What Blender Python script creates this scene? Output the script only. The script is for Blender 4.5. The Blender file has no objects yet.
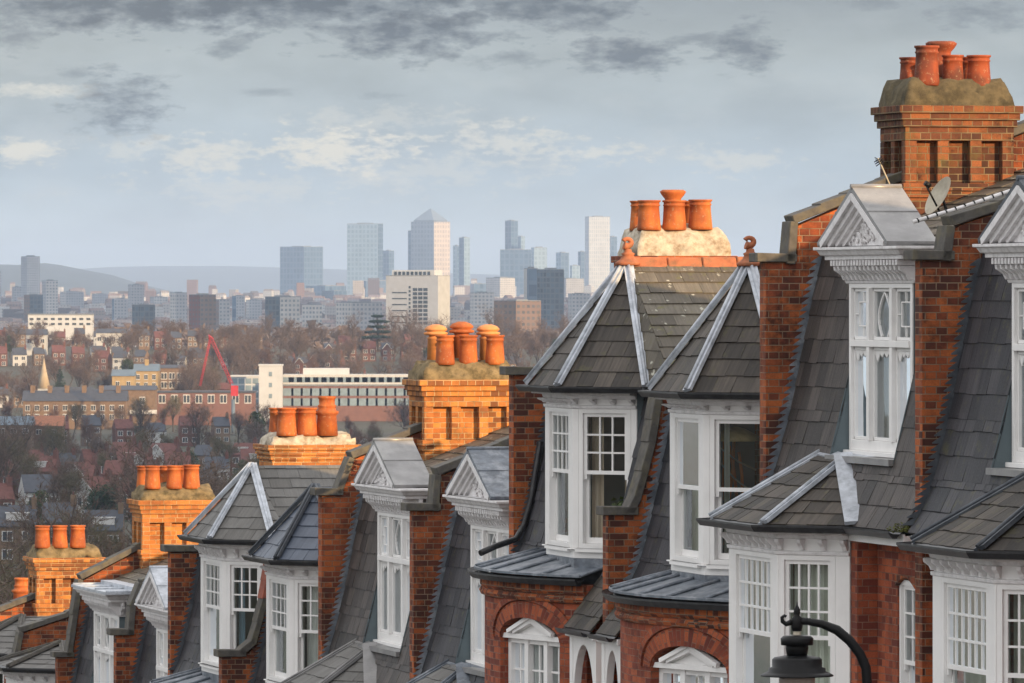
import bpy, bmesh, math, random
from mathutils import Vector, noise as mn
random.seed(7)
R = math.radians
scene = bpy.context.scene
col = scene.collection

# ------------------------------------------------------------------ frame of the sloping street
F, CX, HY = 6600.0, 512.0, 290.0
AZ = R(14.5)
SX, CY_ = math.sin(AZ), math.cos(AZ)
R0 = (4.09, 67.0)

def RW(u, v, w):
    """row coordinates (along the terrace, into the houses, up) -> world"""
    return Vector((R0[0] - u*SX + v*CY_, R0[1] + u*CY_ + v*SX, w))

def ID(x, y, z):
    return Vector((x, y, z))

def at(x, y, Y):
    """point seen by the photographer towards (x, y) at distance Y"""
    return Vector(((x-CX)/F*Y, Y, -(y-HY)/F*Y))

# ------------------------------------------------------------------ mesh builder
class MB:
    def __init__(s, T=RW):
        s.v = []; s.f = []; s.r = []; s.T = T; s.sm = []; s.uvs = {}
    def pt(s, p):
        s.v.append(s.T(*p)); return len(s.v)-1
    def poly(s, pts, r=None, smooth=False, uv=None):
        ids = [s.pt(p) for p in pts]
        s.f.append(ids); s.r.append(random.random() if r is None else r); s.sm.append(smooth)
        if uv: s.uvs[len(s.f)-1] = uv
        return s
    def hexa(s, c, r=None):
        """c: 8 corners, bottom ring 0-3 and top ring 4-7"""
        b = [s.pt(p) for p in c]; r = random.random() if r is None else r
        for q in ((0,1,2,3),(4,5,6,7),(0,1,5,4),(1,2,6,5),(2,3,7,6),(3,0,4,7)):
            s.f.append([b[i] for i in q]); s.r.append(r); s.sm.append(False)
        return s
    def box(s, u0, u1, v0, v1, w0, w1, r=None):
        return s.hexa([(u0,v0,w0),(u1,v0,w0),(u1,v1,w0),(u0,v1,w0),(u0,v0,w1),(u1,v0,w1),(u1,v1,w1),(u0,v1,w1)], r)
    def mbox(s, m, s0, s1, h0, h1, o0, o1, r=None):
        return s.hexa([m(s0,h0,o0),m(s1,h0,o0),m(s1,h0,o1),m(s0,h0,o1),m(s0,h1,o0),m(s1,h1,o0),m(s1,h1,o1),m(s0,h1,o1)], r)
    def prism(s, pa, pb, r=None):
        """two matching rings of points joined"""
        a = [s.pt(p) for p in pa]; b = [s.pt(p) for p in pb]; n = len(a)
        r = random.random() if r is None else r
        s.f.append(a); s.f.append(b); s.r += [r, r]; s.sm += [False, False]
        for i in range(n):
            s.f.append([a[i], a[(i+1) % n], b[(i+1) % n], b[i]]); s.r.append(r); s.sm.append(False)
        return s
    def sweep(s, path, prof, closed=False, cap=True, smooth=False):
        """profile [(offset outwards, height)] swept along a path of (u, v); outwards = left-hand side seen from far to near turned to the street"""
        n = len(path); rows = []
        for i in range(n):
            a = path[i-1] if i > 0 else None; b = path[i]; c = path[i+1] if i < n-1 else None
            ns = []
            for p, q in ((a, b), (b, c)):
                if p and q:
                    dx, dy = q[0]-p[0], q[1]-p[1]; L = math.hypot(dx, dy) or 1
                    ns.append((dy/L, -dx/L))
            if len(ns) == 2:
                mx, my = ns[0][0]+ns[1][0], ns[0][1]+ns[1][1]
                k = 2/(mx*mx+my*my+1e-9)
                mx, my = mx*k, my*k
                m = (mx, my)
            else: m = ns[0]
            rows.append([s.pt((b[0]+m[0]*o, b[1]+m[1]*o, h)) for o, h in prof])
        k = len(prof)
        for i in range(n-1):
            for j in range(k if closed else k-1):
                jj = (j+1) % k
                s.f.append([rows[i][j], rows[i+1][j], rows[i+1][jj], rows[i][jj]]); s.r.append(.5); s.sm.append(smooth)
        if cap and closed:
            s.f.append(rows[0][::-1]); s.f.append(rows[-1]); s.r += [.5, .5]; s.sm += [False, False]
        return s
    def tube(s, path, rad, n=8, cap=True):
        P = [s.T(*p) for p in path]; rings = []
        rr = rad if isinstance(rad, (list, tuple)) else [rad]*len(P)
        prev = None
        for i, p in enumerate(P):
            t = (P[min(i+1, len(P)-1)] - P[max(i-1, 0)]).normalized()
            if prev is None:
                a = t.cross(Vector((0, 0, 1)))
                if a.length < .1: a = t.cross(Vector((1, 0, 0)))
            else: a = prev - t*prev.dot(t)
            a.normalize(); prev = a; b = t.cross(a)
            ring = []
            for j in range(n):
                g = 2*math.pi*j/n
                s.v.append(p + (a*math.cos(g)+b*math.sin(g))*rr[i]); ring.append(len(s.v)-1)
            rings.append(ring)
        for i in range(len(P)-1):
            for j in range(n):
                s.f.append([rings[i][j], rings[i][(j+1) % n], rings[i+1][(j+1) % n], rings[i+1][j]]); s.r.append(.5); s.sm.append(True)
        if cap:
            s.f.append(rings[0][::-1]); s.f.append(rings[-1]); s.r += [.5, .5]; s.sm += [False, False]
        return s
    def lathe(s, c, prof, n=20, sq=1.0):
        """c=(u,v,w) base centre, prof [(radius, height)]"""
        rings = []; C = s.T(*c)
        for rd, h in prof:
            ring = []
            for j in range(n):
                g = 2*math.pi*j/n
                s.v.append(C + Vector((rd*math.cos(g), rd*math.sin(g), h))); ring.append(len(s.v)-1)
            rings.append(ring)
        for i in range(len(rings)-1):
            for j in range(n):
                s.f.append([rings[i][j], rings[i][(j+1) % n], rings[i+1][(j+1) % n], rings[i+1][j]]); s.r.append(.5); s.sm.append(True)
        s.f.append(rings[0][::-1]); s.f.append(rings[-1]); s.r += [.5, .5]; s.sm += [False, False]
        return s
    def bar(s, p, q, w, t, up=(0, 0, 1)):
        """rectangular bar from p to q (T coords), width w, thickness t; up = direction of the thickness"""
        P, Q = s.T(*p), s.T(*q); d = (Q-P).normalized()
        U = (s.T(*up)-s.T(0, 0, 0)); U = (U-d*U.dot(d)).normalized(); S = d.cross(U)
        c = []
        for X in (P, Q):
            for a, b in ((-1, -1), (1, -1), (1, 1), (-1, 1)):
                s.v.append(X+S*(a*w/2)+U*(b*t/2)); c.append(len(s.v)-1)
        for q4 in ((0,1,2,3),(4,5,6,7),(0,1,5,4),(1,2,6,5),(2,3,7,6),(3,0,4,7)):
            s.f.append([c[i] for i in q4]); s.r.append(.5); s.sm.append(False)
        return s
    def build(s, name, mat, parent=None, bevel=0, sharp=35):
        me = bpy.data.meshes.new(name)
        base = parent_origin(parent)
        me.from_pydata([p-base for p in s.v], [], s.f)
        uv = me.uv_layers.new(name='metres')
        at_ = me.color_attributes.new('rnd', 'FLOAT_COLOR', 'CORNER')
        uvd = [0.0]*(2*len(me.loops)); cd = [0.0]*(4*len(me.loops)); smf = []
        for i, pl in enumerate(me.polygons):
            n = pl.normal
            if abs(n.z) > .995: t = Vector((CY_, SX, 0))
            else: t = Vector((-n.y, n.x, 0)).normalized()
            b = n.cross(t)
            if b.z < 0: b = -b
            cu = s.uvs.get(i)
            for q, li in enumerate(pl.loop_indices):
                p = me.vertices[me.loops[li].vertex_index].co + base
                if cu: uvd[2*li], uvd[2*li+1] = cu[q]
                else:  uvd[2*li], uvd[2*li+1] = p.dot(t), p.dot(b)
                g = s.r[i]
                cd[4*li] = g; cd[4*li+1] = (g*7.31) % 1; cd[4*li+2] = (g*3.77) % 1; cd[4*li+3] = 1
            smf.append(s.sm[i])
        me.uv_layers['metres'].data.foreach_set('uv', uvd); me.color_attributes['rnd'].data.foreach_set('color', cd)
        me.polygons.foreach_set('use_smooth', smf)
        bm = bmesh.new(); bm.from_mesh(me)
        bmesh.ops.recalc_face_normals(bm, faces=bm.faces)
        bm.to_mesh(me); bm.free()
        me.materials.append(mat)
        o = bpy.data.objects.new(name, me); col.objects.link(o)
        if parent: o.parent = parent
        if bevel:
            md = o.modifiers.new('edge', 'BEVEL'); md.width = bevel; md.segments = 1; md.limit_method = 'ANGLE'; md.angle_limit = R(40)
        return o

ORI = {}
def parent_origin(p):
    o = Vector((0, 0, 0))
    while p: o = o + p.location; p = p.parent
    return o

def thing(name, label, cat, loc=(0, 0, 0), group=None, kind=None):
    o = bpy.data.objects.new(name, None); col.objects.link(o)
    o.location = loc; o.empty_display_size = .3
    return tag(o, label, cat, group, kind)
def tag(o, label=None, cat=None, group=None, kind=None):
    if label: o['label'] = label
    if cat: o['category'] = cat
    if group: o['group'] = group
    if kind: o['kind'] = kind
    return o

def clip(poly, a, b, c):
    """keep a*x+b*y<=c"""
    out = []
    for i in range(len(poly)):
        p, q = poly[i], poly[(i+1) % len(poly)]
        dp, dq = a*p[0]+b*p[1]-c, a*q[0]+b*q[1]-c
        if dp <= 0: out.append(p)
        if (dp < 0 < dq) or (dq < 0 < dp):
            t = dp/(dp-dq); out.append((p[0]+(q[0]-p[0])*t, p[1]+(q[1]-p[1])*t))
    return out

def slates(mb, pts, gauge=.25, width=.21, lift=.014, out=(0, -1, .6), gap=.004, jit=.008, v0=None):
    """real overlapping slates over the convex polygon pts (row coords)"""
    P = [Vector(p) for p in pts]
    n = None
    for i in range(1, len(P)-1):
        n = (P[i]-P[0]).cross(P[i+1]-P[0])
        if n.length > 1e-6: break
    n.normalize()
    if n.dot(Vector(out)) < 0: n = -n
    t = Vector((n.y, -n.x, 0))
    t = Vector((1, 0, 0)) if t.length < 1e-4 else t.normalized()
    b = n.cross(t)
    if b.z < 0: b = -b
    o = P[0]
    L = [((p-o).dot(t), (p-o).dot(b)) for p in P]
    area = sum(L[i][0]*L[(i+1) % len(L)][1]-L[(i+1) % len(L)][0]*L[i][1] for i in range(len(L)))
    if area < 0: L = L[::-1]
    x0, x1 = min(q[0] for q in L), max(q[0] for q in L); y0, y1 = min(q[1] for q in L), max(q[1] for q in L)
    j = 0; y = y0 if v0 is None else v0
    def M(x, yy, h): return tuple(o+t*x+b*yy+n*h)
    mb.poly([M(x, yy, -.006) for x, yy in L], r=.02)
    while y < y1:
        x = x0 - width*(.5 if j % 2 else 1)*random.uniform(.8, 1.0)
        while x < x1:
            w = width*random.uniform(.97, 1.03)
            dy = random.uniform(-jit, jit)
            cell = [(x+gap/2, y+dy), (x+w-gap/2, y+dy), (x+w-gap/2, y+gauge+.01), (x+gap/2, y+gauge+.01)]
            for i in range(len(L)):
                p, q = L[i], L[(i+1) % len(L)]
                a, bb = (q[1]-p[1]), -(q[0]-p[0])
                cell = clip(cell, a, bb, a*p[0]+bb*p[1])
                if len(cell) < 3: break
            if len(cell) >= 3:
                k = lift*random.uniform(.75, 1.3); r = random.random()
                tilt = random.uniform(-.003, .003)
                hh = [k*max(0, 1-(cy-y)/gauge)+.001+tilt*(cx-x)/w for cx, cy in cell]
                top = [M(cx, cy, h) for (cx, cy), h in zip(cell, hh)]
                mb.poly(top, r=r)
                for i in range(len(cell)):
                    q = (i+1) % len(cell)
                    if abs(cell[i][1]-cell[q][1]) < .02 and cell[i][1] > y+gauge*.5: continue
                    mb.poly([top[i], top[q], M(cell[q][0], cell[q][1], -.005), M(cell[i][0], cell[i][1], -.005)], r=r)
            x += w
        y += gauge; j += 1
    return mb

# ------------------------------------------------------------------ materials
class NT:
    def __init__(s, name):
        s.m = bpy.data.materials.new(name); s.m.use_nodes = True
        s.t = s.m.node_tree; s.n = s.t.nodes; s.l = s.t.links
        s.b = s.n['Principled BSDF']; s.b.inputs['Specular IOR Level'].default_value = .35
    def node(s, kind, **kw):
        n = s.n.new(kind)
        for k, v in kw.items():
            if k in n.inputs.keys() if hasattr(n.inputs, 'keys') else False: s.set(n.inputs[k], v)
            elif hasattr(n, k): setattr(n, k, v)
        return n
    def set(s, sock, v):
        if isinstance(v, bpy.types.NodeSocket): s.l.new(v, sock)
        else: sock.default_value = v
    def uv(s, sc=(1, 1, 1), rot=0):
        tc = s.n.new('ShaderNodeUVMap'); tc.uv_map = 'metres'
        mp = s.n.new('ShaderNodeMapping'); s.l.new(tc.outputs[0], mp.inputs[0]); mp.inputs['Scale'].default_value = sc
        return mp.outputs[0]
    def obj(s, sc=(1, 1, 1)):
        g = s.n.new('ShaderNodeNewGeometry')
        mp = s.n.new('ShaderNodeMapping'); s.l.new(g.outputs['Position'], mp.inputs[0]); mp.inputs['Scale'].default_value = sc
        return mp.outputs[0]
    def noise(s, vec, scale, detail=4, rough=.55):
        n = s.n.new('ShaderNodeTexNoise'); s.l.new(vec, n.inputs['Vector'])
        n.inputs['Scale'].default_value = scale; n.inputs['Detail'].default_value = detail; n.inputs['Roughness'].default_value = rough
        return n.outputs['Fac']
    def ramp(s, fac, stops):
        n = s.n.new('ShaderNodeValToRGB'); s.l.new(fac, n.inputs[0]); e = n.color_ramp.elements
        while len(e) < len(stops): e.new(.5)
        for i, (p, c) in enumerate(stops):
            e[i].position = p; e[i].color = (c, c, c, 1) if isinstance(c, (int, float)) else (*c, 1)
        return n.outputs[0]
    def mix(s, f, a, b, mode='MIX'):
        n = s.n.new('ShaderNodeMix'); n.data_type = 'RGBA'; n.blend_type = mode
        s.set(n.inputs[0], f)
        for k, v in ((6, a), (7, b)):
            s.set(n.inputs[k], (*v, 1) if isinstance(v, tuple) else v)
        return n.outputs[2]
    def math(s, op, a, b=0, clampit=False):
        n = s.n.new('ShaderNodeMath'); n.operation = op; n.use_clamp = clampit
        s.set(n.inputs[0], a); s.set(n.inputs[1], b); return n.outputs[0]
    def rnd(s, ch=0):
        a = s.n.new('ShaderNodeVertexColor'); a.layer_name = 'rnd'
        q = s.n.new('ShaderNodeSeparateColor'); s.l.new(a.outputs[0], q.inputs[0]); return q.outputs[ch]
    def bump(s, h, strength=.5, dist=.01, nrm=None):
        n = s.n.new('ShaderNodeBump'); n.inputs['Strength'].default_value = strength; n.inputs['Distance'].default_value = dist
        s.l.new(h, n.inputs['Height'])
        if nrm: s.l.new(nrm, n.inputs['Normal'])
        return n.outputs[0]
    def out(s, color=None, rough=None, normal=None, metal=None):
        for k, v in (('Base Color', color), ('Roughness', rough), ('Normal', normal), ('Metallic', metal)):
            if v is None: continue
            if k == 'Base Color' and isinstance(v, tuple): v = (*v, 1)
            s.set(s.b.inputs[k], v)
        return s.m

def m_brick(name, c1, c2, c3, mortar, soot=.5, moss=0, bw=.225):
    t = NT(name); uv = t.uv()
    wob = t.noise(uv, 9, 2)
    ad = t.node('ShaderNodeVectorMath', operation='MULTIPLY_ADD')
    t.l.new(t.mix(1.0, wob, wob), ad.inputs[0]); ad.inputs[1].default_value = (.006, .006, 0); t.l.new(uv, ad.inputs[2])
    b = t.n.new('ShaderNodeTexBrick'); t.l.new(ad.outputs[0], b.inputs['Vector'])
    b.inputs['Scale'].default_value = 1; b.inputs['Brick Width'].default_value = bw; b.inputs['Row Height'].default_value = .075
    b.inputs['Mortar Size'].default_value = .0054; b.inputs['Mortar Smooth'].default_value = .25; b.inputs['Bias'].default_value = -.1
    b.squash = .52; b.squash_frequency = 2; b.offset = .5
    b.inputs['Color1'].default_value = (0, 0, 0, 1); b.inputs['Color2'].default_value = (1, 1, 1, 1); b.inputs['Mortar'].default_value = (.5, .5, .5, 1)
    mid = tuple((x+2*y)/3 for x, y in zip(c3, c1)); tone = t.ramp(b.outputs['Color'], [(0, mid), (.2, c1), (.65, c2), (1, tuple(x*.8 for x in c1))])
    fine = t.noise(uv, 60, 3)
    tone = t.mix(.45, tone, t.ramp(fine, [(.3, .55), (.7, 1.35)]), 'MULTIPLY')
    big = t.noise(t.obj(), 1.6, 5, .65)
    tone = t.mix(t.math('MULTIPLY', t.ramp(big, [(.44, 0), (.62, soot)]), t.ramp(t.noise(uv, 14, 4), [(.3, .35), (.6, 1)])), tone, tuple(x*.4 for x in c3))
    mo = t.mix(t.ramp(t.noise(uv, 5, 4), [(.35, 0), (.7, .9)]), mortar, tuple(x*.3 for x in mortar))
    burnt = t.math('MULTIPLY', t.ramp(b.outputs['Color'], [(.0, 1), (.3, .8), (.42, 0), (.9, 0), (.96, .7)]), t.ramp(t.noise(t.obj(), .9, 5, .6), [(.40, 0), (.56, 1)]))
    tone = t.mix(burnt, tone, tuple(x*.8 for x in c3))
    c = t.mix(b.outputs['Fac'], tone, mo)
    if moss:
        c = t.mix(t.ramp(t.noise(t.obj(), 3.1, 6, .7), [(.55, 0), (.68, moss)]), c, (.10, .095, .03))
    h = t.math('SUBTRACT', t.math('MULTIPLY', fine, .35), b.outputs['Fac'])
    return t.out(c, .88, t.bump(h, .9, .006))

def m_tile(name, c1, c2, streak=.5, spots=0, rough=.6, moss=0):
    """slates / tiles: tone per slate from the mesh, streaks and grain from noise"""
    t = NT(name); uv = t.uv()
    tone = t.mix(t.rnd(0), c1, c2)
    st = t.noise(t.uv((28, 1.6, 1)), 1.0, 4, .6)
    tone = t.mix(streak, tone, t.ramp(st, [(.3, .45), (.7, 1.5)]), 'MULTIPLY')
    gr = t.noise(uv, 45, 4)
    tone = t.mix(.4, tone, t.ramp(gr, [(.3, .6), (.7, 1.35)]), 'MULTIPLY')
    tone = t.mix(t.ramp(t.noise(t.obj(), 1.9, 5, .6), [(.45, 0), (.75, .45)]), tone, tuple(x*.5 for x in c1))
    if spots:
        tone = t.mix(t.ramp(t.noise(uv, 7, 5, .6), [(.62, 0), (.67, spots)]), tone, (.42, .41, .34))
    if moss:
        tone = t.mix(t.ramp(t.noise(uv, 4.5, 5, .7), [(.56, 0), (.66, moss)]), tone, (.12, .115, .03))
    return t.out(tone, t.ramp(gr, [(.2, rough-.12), (.8, rough+.15)]), t.bump(gr, .35, .004))

def m_plain(name, c, rough=.6, var=.25, scale=6, dirt=None, dirtamt=.5, metal=0, bump=.15):
    t = NT(name); p = t.obj()
    a = t.noise(p, scale, 5, .6)
    k = t.mix(1.0, c, t.ramp(a, [(.25, 1-var), (.75, 1+var*.6)]), 'MULTIPLY')
    if dirt:
        k = t.mix(t.ramp(t.noise(p, scale*.55, 6, .7), [(.48, 0), (.7, dirtamt)]), k, dirt)
    m = t.out(k, rough, t.bump(t.noise(p, scale*8, 3), bump, .004)); t.b.inputs['Metallic'].default_value = metal
    return m

M = {}
M['brick'] = m_brick('red_brick', (.27, .060, .021), (.42, .112, .030), (.07, .024, .017), (.26, .18, .12), .9)
M['brick_front'] = m_brick('front_brick', (.29, .060, .026), (.39, .098, .038), (.15, .034, .022), (.25, .13, .09), .6)
M['brick_stack'] = m_brick('stack_brick', (.46, .155, .04), (.56, .22, .055), (.2, .075, .03), (.5, .36, .2), .6, moss=.3)
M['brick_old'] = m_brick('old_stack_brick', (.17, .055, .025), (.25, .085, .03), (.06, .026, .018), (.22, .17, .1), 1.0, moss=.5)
M['brick_yellow'] = m_brick('yellow_brick', (.36, .19, .07), (.5, .27, .09), (.2, .1, .04), (.45, .38, .28), .45)
M['tile'] = m_tile('mansard_tile', (.026, .022, .021), (.082, .068, .062), .95, moss=.1)
M['tile_dark'] = m_tile('dark_mansard_tile', (.020, .021, .027), (.055, .053, .06), .8, moss=.3)
M['slate'] = m_tile('turret_slate', (.026, .022, .019), (.082, .068, .056), .75, rough=.65, moss=.25)
M['slate_moss'] = m_tile('mossy_slate', (.075, .063, .048), (.15, .13, .10), .45, spots=.95, moss=.6)
M['slate_grey'] = m_tile('grey_slate', (.11, .105, .098), (.16, .155, .148), .3, rough=.7)
M['slate_blue'] = m_tile('blue_slate', (.055, .068, .095), (.09, .11, .15), .25, rough=.42)
M['lead'] = m_plain('lead_sheet', (.14, .16, .19), .45, .5, 7, (.38, .40, .43), .7, metal=.2)
M['lead_pale'] = m_plain('pale_lead_sheet', (.50, .53, .58), .4, .35, 7, (.17, .19, .22), .75, metal=.15)
M['lead_brown'] = m_plain('weathered_lead', (.24, .235, .235), .38, .35, 3, (.4, .39, .37), .5, metal=.25)
M['lead_dark'] = m_plain('dark_lead', (.068, .076, .09), .5, .4, 8, (.16, .18, .2), .5, metal=.2)
M['zinc'] = m_plain('dull_cheek_zinc', (.12, .155, .17), .5, .15, 3)
M['coping'] = m_plain('coping_tile', (.095, .088, .08), .8, .45, 9, (.16, .14, .08), .6)
M['white'] = m_plain('white_paint', (.80, .785, .77), .4, .05, 4, (.58, .56, .55), .25, bump=.05)
M['white_old'] = m_plain('weathered_white_paint', (.74, .72, .72), .55, .12, 12, (.40, .38, .37), .55, bump=.2)
M['gutter'] = m_plain('black_gutter', (.022, .022, .025), .35, .4, 12, (.07, .07, .065), .5)
M['terracotta'] = m_plain('terracotta', (.46, .115, .026), .6, .3, 9, (.30, .13, .06), .35)
def m_pot(name, c1, c2, c3):
    t = NT(name); p = t.obj(); a = t.noise(t.obj((9, 9, 2.2)), 1, 5, .65); b = t.noise(p, 3.1, 4)
    k = t.mix(t.ramp(a, [(.35, 0), (.65, 1)]), c1, c2); k = t.mix(t.ramp(b, [(.42, 0), (.62, .85)]), k, c3)
    k = t.mix(t.ramp(t.noise(p, 26, 4, .7), [(.58, 0), (.66, .5)]), k, (.34, .26, .17))
    return t.out(k, .78, t.bump(t.noise(p, 55, 3), .4, .004))
M['terracotta'] = m_pot('terracotta', (.50, .15, .035), (.36, .085, .022), (.24, .06, .02))
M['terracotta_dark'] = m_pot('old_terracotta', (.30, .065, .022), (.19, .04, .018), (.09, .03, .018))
M['terracotta_pale'] = m_plain('pale_terracotta', (.6, .24, .08), .6, .3, 9, (.34, .2, .1), .5)
M['ridge'] = m_plain('red_ridge_tile', (.36, .12, .055), .75, .4, 10, (.12, .09, .05), .7)
M['red_coping'] = m_plain('red_coping_tile', (.30, .085, .05), .7, .4, 9, (.13, .06, .05), .5)
M['flaunch'] = m_plain('mossy_mortar', (.20, .15, .08), .95, .6, 9, (.05, .042, .02), .95, bump=1)
M['flaunch_dark'] = m_plain('sooty_mortar', (.10, .08, .045), .95, .6, 9, (.035, .03, .018), .9, bump=1)
M['render'] = m_plain('cream_render', (.45, .40, .32), .9, .4, 11, (.17, .11, .06), .9, bump=.9)
M['curtain'] = m_plain('pale_curtain', (.8, .8, .76), .9, .08, 4)
M['curtain_grey'] = m_plain('grey_green_curtain', (.66, .67, .58), .9, .1, 4)
M['curtain_warm'] = m_plain('sandy_curtain', (.62, .5, .38), .9, .15, 4)
M['curtain_blue'] = m_plain('blue_curtain', (.2, .33, .42), .9, .15, 4)
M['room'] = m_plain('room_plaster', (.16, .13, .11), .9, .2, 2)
M['iron'] = m_plain('black_iron', (.006, .006, .007), .45, .3, 20); M['iron'].node_tree.nodes['Principled BSDF'].inputs['Specular IOR Level'].default_value = .2
M['moss'] = m_plain('moss', (.09, .10, .02), .95, .5, 14, (.04, .05, .01), .6)
M['plant'] = m_plain('plant_leaf', (.07, .10, .03), .6, .5, 20)
M['dish'] = m_plain('dish_grey', (.42, .38, .30), .5, .2, 8, (.2, .17, .12), .5)
M['asphalt'] = m_plain('asphalt', (.05, .05, .052), .85, .2, 3, (.075, .07, .07), .5)
M['paving'] = m_plain('paving', (.22, .21, .2), .85, .2, 3, (.15, .14, .13), .5)
def m_glass():
    m = bpy.data.materials.new('window_glass'); m.use_nodes = True; t = m.node_tree; n = t.nodes; n.clear()
    o = n.new('ShaderNodeOutputMaterial'); mx = n.new('ShaderNodeMixShader'); tr = n.new('ShaderNodeBsdfTransparent'); gl = n.new('ShaderNodeBsdfGlossy')
    fr = n.new('ShaderNodeFresnel'); fr.inputs[0].default_value = 1.5
    ma = n.new('ShaderNodeMath'); ma.operation = 'MULTIPLY_ADD'; ma.inputs[1].default_value = 1.3; ma.inputs[2].default_value = .05; ma.use_clamp = True
    nz = n.new('ShaderNodeTexNoise'); nz.inputs['Scale'].default_value = 2.5; bp = n.new('ShaderNodeBump'); bp.inputs['Strength'].default_value = .12; bp.inputs['Distance'].default_value = .02
    g = n.new('ShaderNodeNewGeometry'); t.links.new(g.outputs['Position'], nz.inputs['Vector']); t.links.new(nz.outputs['Fac'], bp.inputs['Height'])
    t.links.new(bp.outputs[0], gl.inputs['Normal']); gl.inputs['Roughness'].default_value = .03; gl.inputs['Color'].default_value = (.9, .95, 1, 1)
    tr.inputs[0].default_value = (.86, .9, .9, 1)
    t.links.new(fr.outputs[0], ma.inputs[0]); t.links.new(ma.outputs[0], mx.inputs[0]); t.links.new(tr.outputs[0], mx.inputs[1]); t.links.new(gl.outputs[0], mx.inputs[2]); t.links.new(mx.outputs[0], o.inputs[0])
    return m
M['glass'] = m_glass()
# ------------------------------------------------------------------ the terrace
def seg(A, B):
    """A nearer the camera than B; m(s, h, o)"""
    dx, dy = B[0]-A[0], B[1]-A[1]; L = math.hypot(dx, dy); dx /= L; dy /= L
    def m(s, h, o): return (A[0]+dx*s+dy*o, A[1]+dy*s-dx*o, h)
    return m, L

def offset(path, o):
    out = []
    for i, b in enumerate(path):
        ns = []
        for p, q in ((path[i-1] if i else None, b), (b, path[i+1] if i < len(path)-1 else None)):
            if p and q:
                dx, dy = q[0]-p[0], q[1]-p[1]; L = math.hypot(dx, dy); ns.append((dy/L, -dx/L))
        if len(ns) == 2:
            mx, my = ns[0][0]+ns[1][0], ns[0][1]+ns[1][1]; k = 2/(mx*mx+my*my)
            out.append((b[0]+mx*k*o, b[1]+my*k*o))
        else: out.append((b[0]+ns[0][0]*o, b[1]+ns[0][1]*o))
    return out

def sash_window(house, m, s0, s1, h0, h1, hm, nx=3, ny=3, curtain=None, clabel=None, lowbars=0, o=-.03, mat='white', arched=0, drawn=1.0):
    """box frame, upper sash with glazing bars, lower sash set back; returns the window part"""
    fr = MB(); gl = MB(); fw = .055
    for a, b, c, d in ((s0, s0+fw, h0, h1), (s1-fw, s1, h0, h1), (s0+fw, s1-fw, h1-fw, h1), (s0+fw, s1-fw, h0, h0+fw)):
        fr.mbox(m, a, b, c, d, o-.12, o+.02)
    fr.mbox(m, s0-.03, s1+.03, h0-.045, h0-.002, o-.12, o+.06)
    a, b = s0+fw+.002, s1-fw-.002; sw = .042
    # upper sash (outer)
    u0, u1 = hm-.02, h1-fw-.002
    for q in ((a, a+sw, u0, u1), (b-sw, b, u0, u1), (a+sw, b-sw, u1-sw, u1), (a+sw, b-sw, u0, u0+.045)):
        fr.mbox(m, q[0], q[1], q[2], q[3], o-.05, o-.01)
    ia, ib, iu, iv = a+sw, b-sw, u0+.045, u1-sw
    for i in range(1, nx):
        x = ia+(ib-ia)*i/nx; fr.mbox(m, x-.011, x+.011, iu, iv, o-.042, o-.016)
    for j in range(1, ny):
        y = iu+(iv-iu)*j/ny; fr.mbox(m, ia, ib, y-.011, y+.011, o-.044, o-.014)
    gl.poly([m(ia, iu, o-.03), m(ib, iu, o-.03), m(ib, iv, o-.03), m(ia, iv, o-.03)])
    # lower sash (inner)
    l0, l1 = h0+fw+.002, hm+.02
    for q in ((a, a+sw, l0, l1), (b-sw, b, l0, l1), (a+sw, b-sw, l1-.04, l1), (a+sw, b-sw, l0, l0+.07)):
        fr.mbox(m, q[0], q[1], q[2], q[3], o-.10, o-.06)
    for hx in (a+sw*.5, b-sw*.5):      # sash horns
        fr.mbox(m, hx-.02, hx+.02, u0-.06, u0, o-.05, o-.012)
    if lowbars:
        for i in range(1, lowbars):
            x = ia+(ib-ia)*i/lowbars; fr.mbox(m, x-.011, x+.011, l0+.07, l1-.04, o-.092, o-.066)
    gl.poly([m(ia, l0+.07, o-.08), m(ib, l0+.07, o-.08), m(ib, l1-.04, o-.08), m(ia, l1-.04, o-.08)])
    w = fr.build('window', M[mat], house); gl.build('window_glass', M['glass'], w)
    if curtain: hang(m, s0+fw, s1-fw, h0+.02, h1-.03, o-.22, curtain, clabel, drawn)
    return w

def hang(m, s0, s1, h0, h1, o, mat, label, drawn=1.0, group=None):
    """curtain(s): folded cloth hanging behind the pane; drawn<1 leaves a gap in the middle"""
    def cloth(a, b, name_label):
        cb = MB(); n = max(6, int((b-a)/.014)); ph = random.random()*6
        pts = []
        for i in range(n+1):
            s = a+(b-a)*i/n; pts.append((s, .022*math.sin(s*62+ph)+.012*math.sin(s*143+ph*2)))
        for i in range(n):
            (sa, oa), (sb, ob) = pts[i], pts[i+1]
            cb.poly([m(sa, h0, o+oa*1.3), m(sb, h0, o+ob*1.3), m(sb, h1, o+ob*.8), m(sa, h1, o+oa*.8)], smooth=True, r=.5)
        ob = cb.build('curtain', M[mat], None); tag(ob, name_label, 'curtain', group)
    if drawn >= 1: cloth(s0, s1, label)
    else:
        k = (s1-s0)*drawn/2
        cloth(s0, s0+k, label.replace('curtain', 'near curtain', 1)); cloth(s1-k, s1, label.replace('curtain', 'far curtain', 1))

def brackets(mb, m, L, h0, h1, dep, step=.24, w=.05, s0=.04):
    n = max(1, int(round((L-2*s0)/step)))
    for i in range(n+1):
        s = s0+(L-2*s0)*i/n
        pr = [(0, h0), (dep*.35, h0), (dep*.5, h0+(h1-h0)*.35), (dep*.95, h0+(h1-h0)*.7), (dep, h1), (0, h1)]
        mb.prism([m(s-w/2, h, o) for o, h in pr], [m(s+w/2, h, o) for o, h in pr])

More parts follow.
